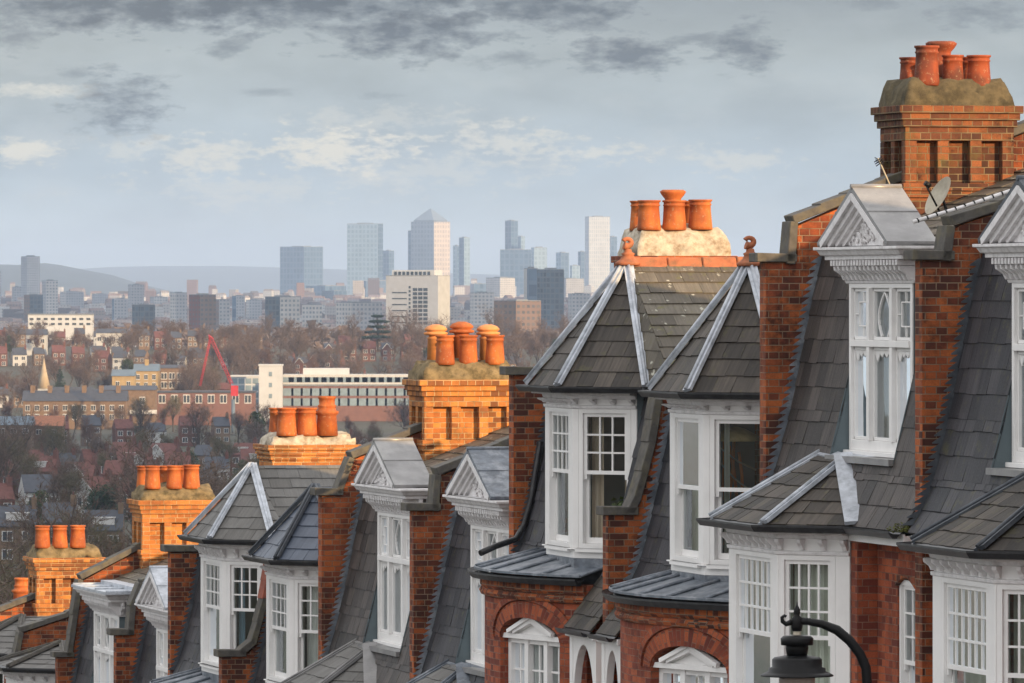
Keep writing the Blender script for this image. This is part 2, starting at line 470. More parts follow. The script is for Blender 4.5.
GUT = [(0, .0), (.06, -.075), (.11, -.075), (.15, -.02), (.15, 0), (.10, -.03), (.03, -.03)]
def gutter(parent, path, w, mat='gutter', sc=1.0):
    g = MB(); g.sweep(path, [(o*sc, w+h*sc) for o, h in GUT], closed=True)
    return g.build('gutter', M[mat], parent)

def mansard_v(rel, off=0):
    P = [(.35, .73), (0, .65), (-.48, .535), (-1.67, .29), (-2.29, .13), (-2.6, .0), (-2.83, -.14), (-3.2, -.34)]
    for (a, va), (b, vb) in zip(P, P[1:]):
        if rel >= b: return vb+(va-vb)*(rel-b)/(a-b)+off
    return P[-1][1]+off

def mansard(mb, u0, u1, C, lo, hi, off=0, gauge=.26, width=.3):
    ks = [hi]+[r for r in (0, -.48, -1.67, -2.29, -2.6, -2.83) if lo < r < hi]+[lo]
    for a, b in zip(ks, ks[1:]):
        slates(mb, [(u0, mansard_v(b, off), C+b), (u1, mansard_v(b, off), C+b), (u1, mansard_v(a, off), C+a), (u0, mansard_v(a, off), C+a)], gauge, width, out=(0, -1, .2), v0=0)
    return mb

def hip_strip(mb, p, q, w=.13, up=(0, -.6, 1), roll=True):
    mb.bar(p, q, w, .04, up)
    if roll:
        o = [x*.03 for x in up]; P = tuple(a+b for a, b in zip(p, o)); Q = tuple(a+b for a, b in zip(q, o))
        mb.tube([P, Q], .022, 6)

GROUND = lambda u: -9.4 - (u*CY_)*.150 + 0.0

def wall_thing_base(u, v=0):
    return RW(u, v, GROUND(u))

def flash_steps(mb, uw, C, lo, hi, step=.075*1.0, wid=.085, off=0):
    """lead step flashing on the near face of a party wall at u=uw, following the slates"""
    w = C+hi
    x = .006
    while w > C+lo:
        w2 = w-step
        va, vb = mansard_v(w-C, off), mansard_v(w2-C, off)
        # each step a piece with a sloping saw-tooth top corner
        pa = [(uw-x, vb+.02, w2), (uw-x, va+.02, w), (uw-x, va-wid*.45, w), (uw-x, vb-wid*1.35, w2+.012), (uw-x, vb-wid*1.35, w2)]
        pb = [(uw-x+.005, p[1], p[2]) for p in pa]
        mb.prism(pa, pb); w = w2; x = .011-x+.001
    return mb

def stack(house, uc, v0, v1, wb, wt, thick=.9, pots=(), flmat='flaunch', npan=3, brick='brick_stack', fl_h=.3, lean=0):
    """corbelled brick chimney with recessed panels; wt = top of brickwork, wb = foot; pots: (u, v, height, radius, hood)"""
    ua, ub = uc-thick/2, uc+thick/2
    c = MB()
    e = .11
    c.box(ua+e, ub-e, v0+e, v1-e, wb, wt-.05)
    def ring(w0, w1, o): c.box(ua-o, ub+o, v0-o, v1+o, w0, w1)
    ring(wt-.085, wt, .085); ring(wt-.16, wt-.086, .055); ring(wt-.235, wt-.161, .03); ring(wt-.385, wt-.236, 0)
    p0, p1 = wt-.85, wt-.385
    ring(p0-.085, p0, .03); ring(p0-.16, p0-.086, .01); ring(wb, p0-.161, -.012)
    pw = .135
    def pil(k0, k1, n, f):
        for i in range(n+1):
            k = k0+(k1-k0-pw)*i/n; f(k, k+pw)
    pil(v0, v1, npan, lambda a, b: (c.box(ua, ua+e+.01, a, b, p0+.001, p1-.001), c.box(ub-e-.01, ub, a, b, p0+.001, p1-.001)))
    pil(ua, ub, 2, lambda a, b: (c.box(a+.001, b-.001, v0+.001, v0+e+.01, p0+.001, p1-.001), c.box(a+.001, b-.001, v1-e-.01, v1-.001, p0+.001, p1-.001)))
    ch = c.build('chimney', M[brick], house, bevel=.006)
    flaunching(ch, ua, ub, v0, v1, wt, fl_h, flmat)
    for p in pots: pot(ch, *p)
    return ch

def flaunching(parent, ua, ub, v0, v1, wt, h, mat, n=22):
    f = MB(); cu, cv = (ua+ub)/2, (v0+v1)/2; hu, hv = (ub-ua)/2+.03, (v1-v0)/2+.03
    rings = []
    prof = [(1.03, 0), (1.03, .1), (1.0, .35), (.93, .62), (.86, .84), (.74, .97), (.5, 1.03), (.2, 1.05)]
    for k, (sc, hh) in enumerate(prof):
        ring = []
        for j in range(n*4):
            g = 2*math.pi*j/(n*4); cs, sn = math.cos(g), math.sin(g)
            q = 1/max(abs(cs), abs(sn)); q = 1+(q-1)*.82
            x = cs*q*hu*sc if sc > .8 else cs*q*hu*sc
            y = sn*q*(hv-(1-sc)*hu)
            nz = mn.noise(Vector((x*4+uc_seed(cu), y*4, hh*3)))*.07+mn.noise(Vector((x*11, y*11+uc_seed(cu), hh*5)))*.035
            f.v.append(RW(cu+x*(1+nz*.6), cv+y*(1+nz*.4), wt+h*hh+(nz if 0 < k else 0))); ring.append(len(f.v)-1)
        rings.append(ring)
    for a, b in zip(rings, rings[1:]):
        for j in range(n*4):
            f.f.append([a[j], a[(j+1) % (n*4)], b[(j+1) % (n*4)], b[j]]); f.r.append(.5); f.sm.append(True)
    f.f.append(rings[-1]); f.r.append(.5); f.sm.append(True)
    return f.build('mortar_cap', M[mat], parent)
def uc_seed(x): return x*3.7

def pot(parent, u, v, w, h, r, kind='plain', mat='terracotta'):
    b = MB(); T = Vector((0, 0, 0))
    if kind == 'plain':
        pr = [(r*1.12, 0), (r*1.1, h*.12), (r*.98, h*.6), (r*.95, h*.8), (r*1.03, h*.815), (r*1.03, h*.85), (r*.96, h*.86), (r*.97, h*.93), (r*1.09, h*.945), (r*1.09, h), (r*.85, h), (r*.8, h*.6), (r*.8, h*.58)]
    elif kind == 'hood':       # louvred top with a wide cap
        pr = [(r*1.0, 0), (r*.92, h*.62), (r*.98, h*.63), (r*.98, h*.66), (r*.8, h*.67), (r*.8, h*.72), (r*1.3, h*.73), (r*1.38, h*.78), (r*1.1, h*.81), (r*.95, h*.82), (r*1.25, h*.84), (r*1.3, h*.88), (r*1.0, h*.95), (r*.4, h)]
    elif kind == 'cup':        # wide bowl rim on a pot
        pr = [(r*1.05, 0), (r*.93, h*.7), (r*.8, h*.72), (r*.82, h*.78), (r*1.1, h*.86), (r*1.28, h*.93), (r*1.3, h*.96), (r*1.05, h), (r*.8, h*.99), (r*.7, h*.8), (r*.7, h*.78)]
    elif kind == 'crown':      # ringed crown top
        pr = [(r*1.15, 0), (r*.98, h*.5), (r*1.02, h*.52), (r*1.22, h*.57), (r*1.22, h*.62), (r*.95, h*.64), (r*.88, h*.72), (r*.95, h*.74), (r*.95, h*.77), (r*.82, h*.79), (r*.84, h*.93), (r*.92, h*.94), (r*.92, h), (r*.7, h), (r*.66, h*.8), (r*.66, h*.78)]
    k = random.uniform(.97, 1.03)
    b.lathe((u, v, w), [(a*k, c) for a, c in pr], 22)
    return b.build('chimney_pot', M[mat], parent)

def party_wall(house, U, near, pts, thick=.23, mat='brick'):
    """upstand wall: outline pts [(v, w)] on the face towards the camera"""
    b = MB(); pa = [(U-thick, v, w) for v, w in pts]; pb = [(U, v, w) for v, w in pts]
    b.prism(pa, pb); return b.build('party_wall', M[mat], house, bevel=.006)

def coping(house, U, pts, thick=.23, h=.09, over=.05, mat='coping', seglen=.45):
    """line of coping tiles along (v, w) points, each slightly out of line"""
    b = MB()
    for (va, wa), (vb, wb) in zip(pts, pts[1:]):
        L = math.hypot(vb-va, wb-wa); n = max(1, round(L/seglen)); tx, ty = (vb-va)/L, (wb-wa)/L
        nx, ny = -ty, tx
        for i in range(n):
            a0, a1 = L*i/n-(.012 if i else .02), L*(i+1)/n+.006
            j = random.uniform(-.006, .008)
            c = []
            for a in (a0, a1):
                for hh in (0, h):
                    for uu in (U-thick-over, U+over):
                        k = j+hh if hh else 0
                        dd = hh if not hh else hh+j
                        rise = (.012 if a == a0 else 0) if hh else 0
                        c.append((uu, va+tx*a+nx*(dd+rise), wa+ty*a+ny*(dd+rise)))
            b.hexa([c[0], c[1], c[5], c[4], c[2], c[3], c[7], c[6]])
    return b.build('coping', M[mat], house, bevel=.008)

def facade(house, u0, u1, v, wtop, bay=None, mat='brick_front', holes=()):
    """front wall from the ground up; bay=(ua, ub) left open above wbay; holes = (ua, ub, wa, wb)"""
    b = MB(); g = GROUND(u1)-1
    cuts = sorted({u0, u1, *[x for h in holes for x in h[:2]], *(bay[:2] if bay else ())})
    for a, c in zip(cuts, cuts[1:]):
        mid = (a+c)/2; gaps = [(h[2], h[3]) for h in holes if h[0] < mid < h[1]]
        if bay and bay[0] < mid < bay[1]: gaps.append((bay[2], bay[3]))
        w = g
        for lo, hi in sorted(gaps):
            if lo > w: b.box(a, c, v, v+.22, w, lo)
            w = hi
        if w < wtop: b.box(a, c, v, v+.22, w, wtop)
    return b.build('front_wall', M[mat], house)

def back_body(house, u0, u1, C, kind, rz):
    """the unseen bulk of the house: rear wall, floors and main roof slopes"""
    b = MB(); g = GROUND(u1)-1
    b.box(u0, u1-.23, 8.6, 8.85, g, C-.5)
    b.build('rear_wall', M['brick'], house)
    f = MB()
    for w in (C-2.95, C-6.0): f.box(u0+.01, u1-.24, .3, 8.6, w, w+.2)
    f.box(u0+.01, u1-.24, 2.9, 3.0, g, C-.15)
    f.build('room_wall', M['room'], house)

def bay(house, C, path, w_head, w_sill, w_top, wins, labels, w_foot=None, frieze=.34, wall='white', post=.16, bstep=.24, sill_h=.1, lead_apron=None):
    """timber bay on corner path (near to far); wins: per segment dict(s0,s1,...)"""
    b = MB()
    # head band (frieze) and foot band
    b.sweep(path, [(0, w_head), (.0, w_top), (-.12, w_top), (-.12, w_head)], closed=True)
    if w_foot is None: w_foot = w_sill-.12
    b.sweep(path, [(.0, w_foot), (.0, w_sill-.02), (.05, w_sill-.015), (.05, w_sill-.0), (-.12, w_sill-.0), (-.12, w_foot)], closed=True)
    for i, (A, B) in enumerate(zip(path, path[1:])):
        m, L = seg(A, B); cfg = wins[i]
        if cfg is None:
            b.mbox(m, 0, L, w_sill, w_head, -.12, -.001); continue
        s0, s1 = cfg['s']
        b.mbox(m, -.005, s0-.001, w_sill+.001, w_head-.001, -.13, .012)
        b.mbox(m, s1+.001, L+.005, w_sill+.001, w_head-.001, -.13, .012)
    bb = b.build('bay_frame', M[wall], house, bevel=.006)
    # cornice with brackets
    c = MB()
    c.sweep(path, [(0, w_top-.075), (.035, w_top-.07), (.05, w_top-.03), (.17, w_top-.02), (.17, w_top+.045), (.19, w_top+.05), (.19, w_top+.07), (0, w_top+.07)], closed=True)
    c.sweep(path, [(0, w_head-.01), (.03, w_head), (.035, w_head+.035), (0, w_head+.04)], closed=True)
    for A, B in zip(path, path[1:]):
        m, L = seg(A, B)
        brackets(c, m, L, w_head+.05, w_top-.076, .12, bstep)
    c.build('bracketed_cornice', M['white_old'], bb, bevel=.003)
    for i, (A, B) in enumerate(zip(path, path[1:])):
        cfg = wins[i]
        if cfg is None: continue
        m, L = seg(A, B)
        sash_window(house, m, cfg['s'][0], cfg['s'][1], w_sill+.002, w_head-.002, cfg['hm'], cfg.get('nx', 3), cfg.get('ny', 3), cfg.get('cur'), cfg.get('lab'), o=-.01, drawn=cfg.get('drawn', 1))
    return bb

def tower_A(k, C, P, apex, w_e, w_head, w_sill, hm, nm, wins=None, slate='slate', lead='lead_pale', bow=True, bowc=None, bow_open=None, ridge_to=4.2, ridge_tiles=True, finial=True, lab='', ridge_slate='slate_moss', mirror=False, lead_flat=True, bow_w=-2.57, un=None, uf=None, overhang=.20):
    """house with a top floor canted bay under its own pyramid roof; P = wall corners near->far"""
    u0, u1 = U[k], U[k+1]
    h = nm
    P = [tuple(p) for p in P]
    E = offset(P, overhang); E[0] = (E[0][0]-.2, E[0][1]+.17)
    bay(h, C, P, w_head, w_sill, w_e-.07, wins, lab)
    # soffit
    s = MB(); s.poly([(p[0], p[1], w_e+.0) for p in E]); 
    # pyramid facets
    t = MB(); A = apex
    for a, b in zip(E, E[1:]):
        slates(t, [(a[0], a[1], w_e), (b[0], b[1], w_e), A], .24, .24, out=(-.2, -1, .8), v0=0)
    tr = t.build('turret_roof', M[slate], h)
    s.build('soffit', M['white_old'], tr)
    hs = MB()
    for i, p in enumerate(E):
        up = [(-.8, -.3, .6), (-.25, -.8, .6), (.25, -.8, .6), (.8, -.3, .6)][i]; k = .03
        hip_strip(hs, (p[0]+up[0]*k, p[1]+up[1]*k, w_e+.03), (A[0]+up[0]*k, A[1]+up[1]*k, A[2]+.03), .12, up)
    hs.build('hip_flashing', M[lead], tr)
    gutter(tr, E, w_e+.01)
    # ridge running back from the apex, slopes to the party walls
    ya, yb = u0 if k % 2 else u0, u1-.23
    r = MB(); pitch = .72
    wn = A[2]-(A[0]-u0)*pitch; wf = A[2]-(u1-.23-A[0])*pitch
    wn = max(wn, C-.35); wf = max(wf, C-.35)
    e3 = E[0]
    # near slope: from the hip of the near facet back
    slates(r, [(u0, mansard_v(wn-C)+.05, wn), (A[0], A[1], A[2]), (A[0], ridge_to, A[2]), (u0, ridge_to, wn)], .235, .33, out=(-1, -.1, 1), v0=0)
    slates(r, [(u1-.23, mansard_v(wf-C)+.05, wf), (A[0], A[1], A[2]), (A[0], ridge_to, A[2]), (u1-.23, ridge_to, wf)], .4, .6, out=(1, -.1, 1), v0=0)
    # hip facets between eave corners and mansard shoulders
    slates(r, [(E[0][0], E[0][1], w_e), A, (u0, mansard_v(wn-C)+.05, wn)], .235, .33, out=(-1, -1, 1), v0=0)
    slates(r, [(E[-1][0], E[-1][1], w_e), A, (u1-.23, mansard_v(wf-C)+.05, wf)], .4, .6, out=(1, -1, 1), v0=0)
    # far end
    slates(r, [(u0, ridge_to, wn), (A[0], ridge_to, A[2]), (u1-.23, ridge_to, wf)], .4, .6, out=(0, 1, 1))
    r.poly([(u0, ridge_to-.01, wn), (u0, 8.6, C-.5), (u1-.23, 8.6, C-.5), (u1-.23, ridge_to-.01, wf)])
    rr = r.build('main_roof', M[ridge_slate], h)
    if ridge_tiles:
        q = MB(); x = A[1]+.05
        while x < ridge_to-.05:
            L = .44
            z = A[2]+random.uniform(-.004, .01)
            q.hexa([(A[0]-.11, x, z-.10), (A[0]+.11, x, z-.10), (A[0]+.11, x+L-.012, z-.10), (A[0]-.11, x+L-.012, z-.10), (A[0]-.025, x, z+.07), (A[0]+.025, x, z+.07), (A[0]+.025, x+L-.012, z+.07), (A[0]-.025, x+L-.012, z+.07)])
            x += L
        q.build('ridge_tiles', M['ridge'], rr, bevel=.012)
    if finial:
        f = MB()
        f.lathe((A[0], A[1], A[2]-.03), [(.15, 0), (.16, .03), (.13, .05), (.09, .08), (.07, .12), (.085, .14), (.05, .16), (.045, .19), (.03, .2)], 12)
        pth = [(A[0], A[1]-.02+.06*math.sin(g)*(1-max(0, g-2)*.12), A[2]+.2+.048*(1-math.cos(g))*(1-max(0, g-2)*.05)) for g in [i*.4-.6 for i in range(13)]]
        f.tube(pth, [.05, .046, .042, .038, .035, .033, .031, .029, .027, .026, .025, .026, .03], 10)
        f.build('finial', M['ridge'], rr)
    # mansard slates either side of the bay
    ms = MB()
    un = P[0][0] if un is None else un
    mansard(ms, u0, un+.02, C, bow_w-.0, -.28, off=0); ms.build('mansard_roof', M['tile_dark'], h)
    ms = MB(); mansard(ms, P[-1][0]-.02, u1-.23, C, bow_w, -.28, off=0); ms.build('mansard_roof', M['tile_dark'], h)

def bow_front(house, C, uc, v_ap, Rr, th0, th1, we, op, k, lead='lead', labels=''):
    """curved brick front with an arched window under a lead flat"""
    vc = v_ap+Rr
    def on(th, o=0): g = R(th); return (uc-(Rr+o)*math.sin(g), vc-(Rr+o)*math.cos(g))
    # th runs from near (positive) to far (negative)
    n = 56; g0 = GROUND(uc)-1; b = MB()
    a0, a1 = op['a']; ac = (a0+a1)/2; spr, rise = op['spring'], op['rise']
    def arch(th, extra=0, ris=None):
        x = (th-ac)/((a0-a1)/2+extra); ris = rise if ris is None else ris
        return spr+ris*math.sqrt(max(0, 1-x*x)) if abs(x) < 1 else None
    ths = sorted({th0+(th1-th0)*i/n for i in range(n+1)} | {a0, a1}, reverse=True)
    wt = we-.1
    def uvq(t, w): return (R(t)*Rr, w)
    for ta, tb in zip(ths, ths[1:]):
        A, B = on(ta), on(tb); m_ = (ta+tb)/2
        lo_a = lo_b = g0
        if a1 < m_ < a0:
            lo_a = arch(ta) or spr; lo_b = arch(tb) or spr
            b.poly([(*A, g0), (*B, g0), (*B, op['sill']), (*A, op['sill'])], smooth=True, r=.5, uv=[uvq(ta, g0), uvq(tb, g0), uvq(tb, op['sill']), uvq(ta, op['sill'])])
            Ai, Bi = on(ta, -.16), on(tb, -.16)
            b.poly([(*A, lo_a), (*B, lo_b), (*Bi, lo_b), (*Ai, lo_a)], r=.5)
        b.poly([(*A, lo_a), (*B, lo_b), (*B, wt), (*A, wt)], smooth=True, r=.5, uv=[uvq(ta, lo_a), uvq(tb, lo_b), uvq(tb, wt), uvq(ta, wt)])
    for t in (a0, a1):
        A, Ai = on(t), on(t, -.16); b.poly([(*A, op['sill']), (*Ai, op['sill']), (*Ai, spr), (*A, spr)])
    # near return
    A = on(th0); b.poly([(*A, g0), (A[0]+.0, .25, g0), (A[0]+.0, .25, wt), (*A, wt)])
    A2 = on(th1); b.poly([(*A2, g0), (A2[0], .25, g0), (A2[0], .25, wt), (*A2, wt)])
    bw = b.build('bow_wall', M['brick_front'], house)
    # arch rings: voussoirs with the brick joints running to the centre
    for r0, r1, o, nm_ in ((.0, .2, .012, 'arch_ring'), (.215, .30, .035, 'arch_moulding')):
        c = MB(); w2 = (a0-a1)/2; N = 34; rad = R(w2)*Rr
        pts = []
        for i in range(N+1):
            ph = math.pi*(.5+.5*1.0)*i/N if False else math.pi*i/N
            pts.append(ph)
        for p, q in zip(pts, pts[1:]):
            def pp(ph, rr, oo):
                th = ac+w2*(1+rr/rad)*math.cos(ph); w = spr+(rise+rr)*math.sin(ph)
                return (*on(th, oo), w)
            uvx = lambda ph, rr: (rr, ph*(rad+.1))
            c.poly([pp(p, r0, o), pp(q, r0, o), pp(q, r1, o), pp(p, r1, o)], r=.5, uv=[(uvx(p, r0)), (uvx(q, r0)), (uvx(q, r1)), (uvx(p, r1))])
            c.poly([pp(p, r1, o), pp(q, r1, o), pp(q, r1, -.01), pp(p, r1, -.01)], r=.5)
            c.poly([pp(p, r0, o), pp(q, r0, o), pp(q, r0, -.01), pp(p, r0, -.01)], r=.5)
        c.build(nm_, M['brick_front'], bw)
    # moulded brick band under the gutter
    path = [on(th0+(th1-th0)*i/26) for i in range(27)]
    q = MB(); q.sweep(path, [(0, we-.34), (.05, we-.32), (.07, we-.28), (.05, we-.24), (.03, we-.235), (.06, we-.2), (.06, we-.12), (0, we-.12)], closed=False)
    q.build('brick_band', M['brick'], bw)
    gp = offset(path, .05); gutter(house, gp, we-.03, sc=1.1)
    # lead flat with standing rolls, rising to the bay above
    l = MB(); inner = [(p[0]*1.0+(uc-p[0])*.12, p[1]+.75) for p in path]
    outer = offset(path, .12)
    for (a, bq), (ia, ib) in zip(zip(outer, outer[1:]), zip(inner, inner[1:])):
        l.poly([(*a, we-.005), (*bq, we-.005), (*ib, we+.22), (*ia, we+.22)], r=.5)
    for i in range(0, 27, 4):
        l.tube([(*outer[i], we+.005), (outer[i][0]*.5+inner[i][0]*.5, outer[i][1]*.5+inner[i][1]*.5, we+.125), (*inner[i], we+.235)], .022, 7)
    l.sweep(outer, [(0, we-.012), (.015, we-.012), (.015, we+.015), (0, we+.02)], closed=False)
    l.build('lead_flat', M[lead], house)
    # window in the arch
    A, B = on(a0, -.13), on(a1, -.13)
    m, L = seg(A, B)
    f = MB(); gl = MB(); hd = spr+.03
    for s0, s1, x0, x1 in ((0, .07, op['sill'], hd), (L-.07, L, op['sill'], hd), (0, L, hd-.09, hd-.03)):
        f.mbox(m, s0, s1, x0, x1, -.05, .03)
    f.mbox(m, -.03, L+.03, hd-.03, hd+.03, -.05, .1)
    wl = L/3
    for i in (1, 2): f.mbox(m, wl*i-.045, wl*i+.045, op['sill'], hd-.03, -.05, .045)
    for i in range(3):
        a, c = wl*i+.05, wl*(i+1)-.05
        f.mbox(m, (a+c)/2-.012, (a+c)/2+.012, op['sill'], hd-.09, -.04, -.005)
        for j in range(1, 4):
            y = hd-.09-.32*j; f.mbox(m, a, c, y-.012, y+.012, -.04, -.007)
        gl.poly([m(a, op['sill'], -.03), m(c, op['sill'], -.03), m(c, hd-.09, -.03), m(a, hd-.09, -.03)])
    # pediment and carved tympanum
    pc = L/2; ph = rise*.93
    f.prism([m(pc-.46, hd+.03, -.02), m(pc+.46, hd+.03, -.02), m(pc, hd+ph-.05, -.02)], [m(pc-.46, hd+.03, .06), m(pc+.46, hd+.03, .06), m(pc, hd+ph-.05, .06)])
    for sgn in (-1, 1):
        for d_, o_ in ((0, .10), (.07, .075)):
            f.bar(m(pc+sgn*(.54-d_*1.4), hd+.05, o_+.02), m(pc, hd+ph-.0-d_*.8, o_+.02), .05, .06, (0, -1, 0))
    N = 24
    poly = [m(L/2+(L/2)*math.cos(math.pi*i/N), hd+.02+(rise)*math.sin(math.pi*i/N), -.12) for i in range(N+1)]
    f.poly(poly)
    random.seed(int(uc*10))
    for i in range(26):
        g = random.uniform(.12, math.pi-.12); rr_ = random.uniform(.72, .93)
        x, y = L/2+L/2*rr_*math.cos(g), hd+.03+rise*rr_*math.sin(g)
        if abs(x-pc) < .5*(1-(y-hd)/ph)+.03 and y < hd+ph: continue
        f.tube([m(x, y, -.1), m(x+.03*math.cos(g*3), y+.03, -.07), m(x+.05, y+.015, -.1)], .014, 5)
    wd = f.build('window', M['white'], house, bevel=.003); gl.build('window_glass', M['glass'], wd)
    hang(m, .06, L-.06, op['sill'], hd-.1, -.2, 'curtain', labels)

def turret_B(h, C, P, T1, T2, w_e, w_head, w_sill, hm, wins, slate='slate', lead='lead'):
    """first floor canted bay with hipped roof leaning on the mansard. P walls near->far; T2 near ridge end, T1 far"""
    E = offset(P, .19); E[0] = (E[0][0]-.13, E[0][1]+.11)
    bb = bay(h, C, P, w_head, w_sill, w_e-.07, wins, '', w_foot=GROUND(P[-1][0])-1)
    t = MB()
    near = [(E[0][0], E[0][1], w_e), (E[1][0], E[1][1], w_e), T2]
    slates(t, near, .23, .24, out=(-1, -1, 1), v0=0)
    slates(t, [(E[1][0], E[1][1], w_e), (E[2][0], E[2][1], w_e), T1, T2], .23, .24, out=(0, -1, 1), v0=0)
    slates(t, [(E[2][0], E[2][1], w_e), (E[3][0], E[3][1], w_e), T1], .23, .24, out=(1, -1, 1), v0=0)
    tr = t.build('turret_roof', M[slate], h)
    s = MB(); s.poly([(p[0], p[1], w_e-.003) for p in E]); s.build('soffit', M['white_old'], tr)
    l = MB()
    hip_strip(l, (E[0][0]-.03, E[0][1]-.02, w_e+.045), (T2[0]-.03, T2[1]-.02, T2[2]+.045), .2, (-.75, -.25, .6), False)
    hip_strip(l, (E[1][0], E[1][1], w_e+.02), T2, .17, (0, -.7, .7))
    hip_strip(l, (E[2][0], E[2][1], w_e+.02), T1, .17, (.1, -.7, .7))
    hip_strip(l, (E[3][0], E[3][1], w_e+.02), T1, .2, (.6, -.5, .7), False)
    l.bar(T2, T1, .14, .03, (0, -.4, 1))
    l.poly([(T2[0]-.1, T2[1], T2[2]+.005), (T1[0]+.05, T1[1], T1[2]+.005), (T1[0], T1[1]+.25, T1[2]+.06), (T2[0]-1.2, T1[1]+.25, T2[2]+.06)])
    l.build('hip_flashing', M[lead], tr)
    gutter(tr, E, w_e+.005)
    return tr

def dormer_B(h, C, u0, ua, ub, vd, sill, gable=True, lead='lead_brown', cur='curtain', lab='', casement_open=False, flat=False, boards=True, bars=False):
    """recessed three-light dormer with carved gable. ua..ub jambs; C is the underside level of the cornice ends"""
    head = C-.30; s_ = C+sill; tr = C-.93
    d = MB(); m, L = seg((ua, vd), (ub, vd))
    fw = .07
    d.mbox(m, 0, fw, s_, head, -.1, .03); d.mbox(m, L-fw, L, s_, head, -.1, .03)
    d.mbox(m, fw, L-fw, head-.05, head-.001, -.1, .03); d.mbox(m, fw, L-fw, s_, s_+.11, -.1, .02)
    d.mbox(m, -.04, L+.04, s_-.05, s_-.001, -.12, .09)
    d.mbox(m, fw, L-fw, tr-.04, tr+.03, -.1, .05)
    ws = (L-2*fw)/3*.92; wm = (L-2*fw)-2*ws
    xs = [fw, fw+ws, fw+ws+wm, L-fw]
    for x in xs[1:3]: d.mbox(m, x-.045, x+.045, s_+.11, head-.05, -.1, .045)
    gl = MB()
    for i in range(3):
        a, b = xs[i]+(.045 if i else 0), xs[i+1]-(.045 if i < 2 else 0)
        for (y0, y1) in ((s_+.112, tr-.042), (tr+.032, head-.052)):
            for q in ((a, a+.035, y0, y1), (b-.035, b, y0, y1), (a, b, y0, y0+.035), (a, b, y1-.035, y1)):
                d.mbox(m, *q, -.06, -.005)
            gl.poly([m(a, y0, -.04), m(b, y0, -.04), m(b, y1, -.04), m(a, y1, -.04)])
        # decorated top lights
        y0, y1 = tr+.07, head-.09; x0, x1 = a+.035, b-.035; cx, cy = (x0+x1)/2, (y0+y1)/2
        def st(x_, y_, X_, Y_, w=.016): d.bar(m(x_, y_, -.03), m(X_, Y_, -.03), w, .03, (0, -1, 0))
        if i == 1:
            pr = []
            for k in range(9):
                t_ = k/8; pr.append((cx-(x1-x0)*.34*math.sin(math.pi*(.15+t_*.85))*(1.0), y0+(y1-y0)*t_))
            for (xa, ya), (xb, yb) in zip(pr, pr[1:]):
                st(xa, ya, xb, yb, .022); st(2*cx-xa, ya, 2*cx-xb, yb, .022)
        else:
            hx, hy = (x1-x0)*.3, (y1-y0)*.27
            st(cx-hx, cy-hy, cx+hx, cy-hy); st(cx-hx, cy+hy, cx+hx, cy+hy); st(cx-hx, cy-hy, cx-hx, cy+hy); st(cx+hx, cy-hy, cx+hx, cy+hy)
            st(cx, y0, cx, cy-hy); st(cx, cy+hy, cx, y1); st(x0, cy, cx-hx, cy); st(cx+hx, cy, x1, cy)
        # scalloped valance under the transom
        n = 4
        for k in range(n):
            x = x0+(x1-x0)*(k+.5)/n; w2 = (x1-x0)/n/2; dd = .12 if k in (0, n-1) else .075
            d.prism([m(x-w2, tr-.077, -.035), m(x+w2, tr-.077, -.035), m(x+w2, tr-.077-dd*.35, -.035), m(x, tr-.077-dd, -.035), m(x-w2, tr-.077-dd*.35, -.035)],
                    [m(x-w2, tr-.077, -.015), m(x+w2, tr-.077, -.015), m(x+w2, tr-.077-dd*.35, -.015), m(x, tr-.077-dd, -.015), m(x-w2, tr-.077-dd*.35, -.015)])
    dm = d.build('dormer', M['white'], h, bevel=.004); gl.build('window_glass', M['glass'], dm)
    hang(m, fw, L-fw, s_+.06, head-.04, -.17, cur, lab, .93)
    # cornice: corbel table, dentils, crown moulding
    c = MB(); pth = [(ua-.06, vd+.35), (ua-.06, vd-.02), (ub+.06, vd-.02), (ub+.06, vd+.35)]
    c.sweep(pth, [(0, head), (.02, head), (.03, head+.03), (.0, head+.035), (0, C-.1), (0, C+.0), (-.08, C), (-.08, head)], closed=True)
    for A_, B_ in zip(pth, pth[1:]):
        mm, LL = seg(A_, B_); brackets(c, mm, LL, head+.035, C-.12, .17, .15, .055, .03)
        n = int(LL/.1)
        for i in range(n+1):
            s = .02+(LL-.04)*i/max(1, n); c.mbox(mm, s-.025, s+.025, C-.115, C-.055, 0, .2)
    c.sweep(pth, [(0, C-.05), (.2, C-.05), (.2, C-.01), (.24, C+.0), (.27, C+.05), (.3, C+.055), (.3, C+.085), (0, C+.085)], closed=True)
    c.build('carved_cornice', M['white_old'], dm, bevel=.003)
    # zinc lined cheeks: walls of the recess, and backing above
    for uu in (ua-.02, ub+.02):
        z = MB()
        z.poly([(uu, vd+.1, s_-.1), (uu, mansard_v(-.36)+.02, C-.36), (uu, mansard_v(sill-.1)-.02, s_-.1)])
        z.poly([(uu, vd+.3, s_), (uu, vd-.02, s_), (uu, vd-.02, C), (uu, vd+.3, C)])
        z.build('cheek_lining', M['zinc'], dm)
    sl = MB(); sv = mansard_v(sill-.12)-.06
    sl.box(ua-.02, ub+.02, sv, vd-.02, s_-.12, s_-.055)
    sl.build('lead_sill', M['lead_brown'], dm)
    um = (ua+ub)/2+.08; hw = 1.2; g0 = C+.09; rise = .57
    vf, vb_ = vd-.32, .62
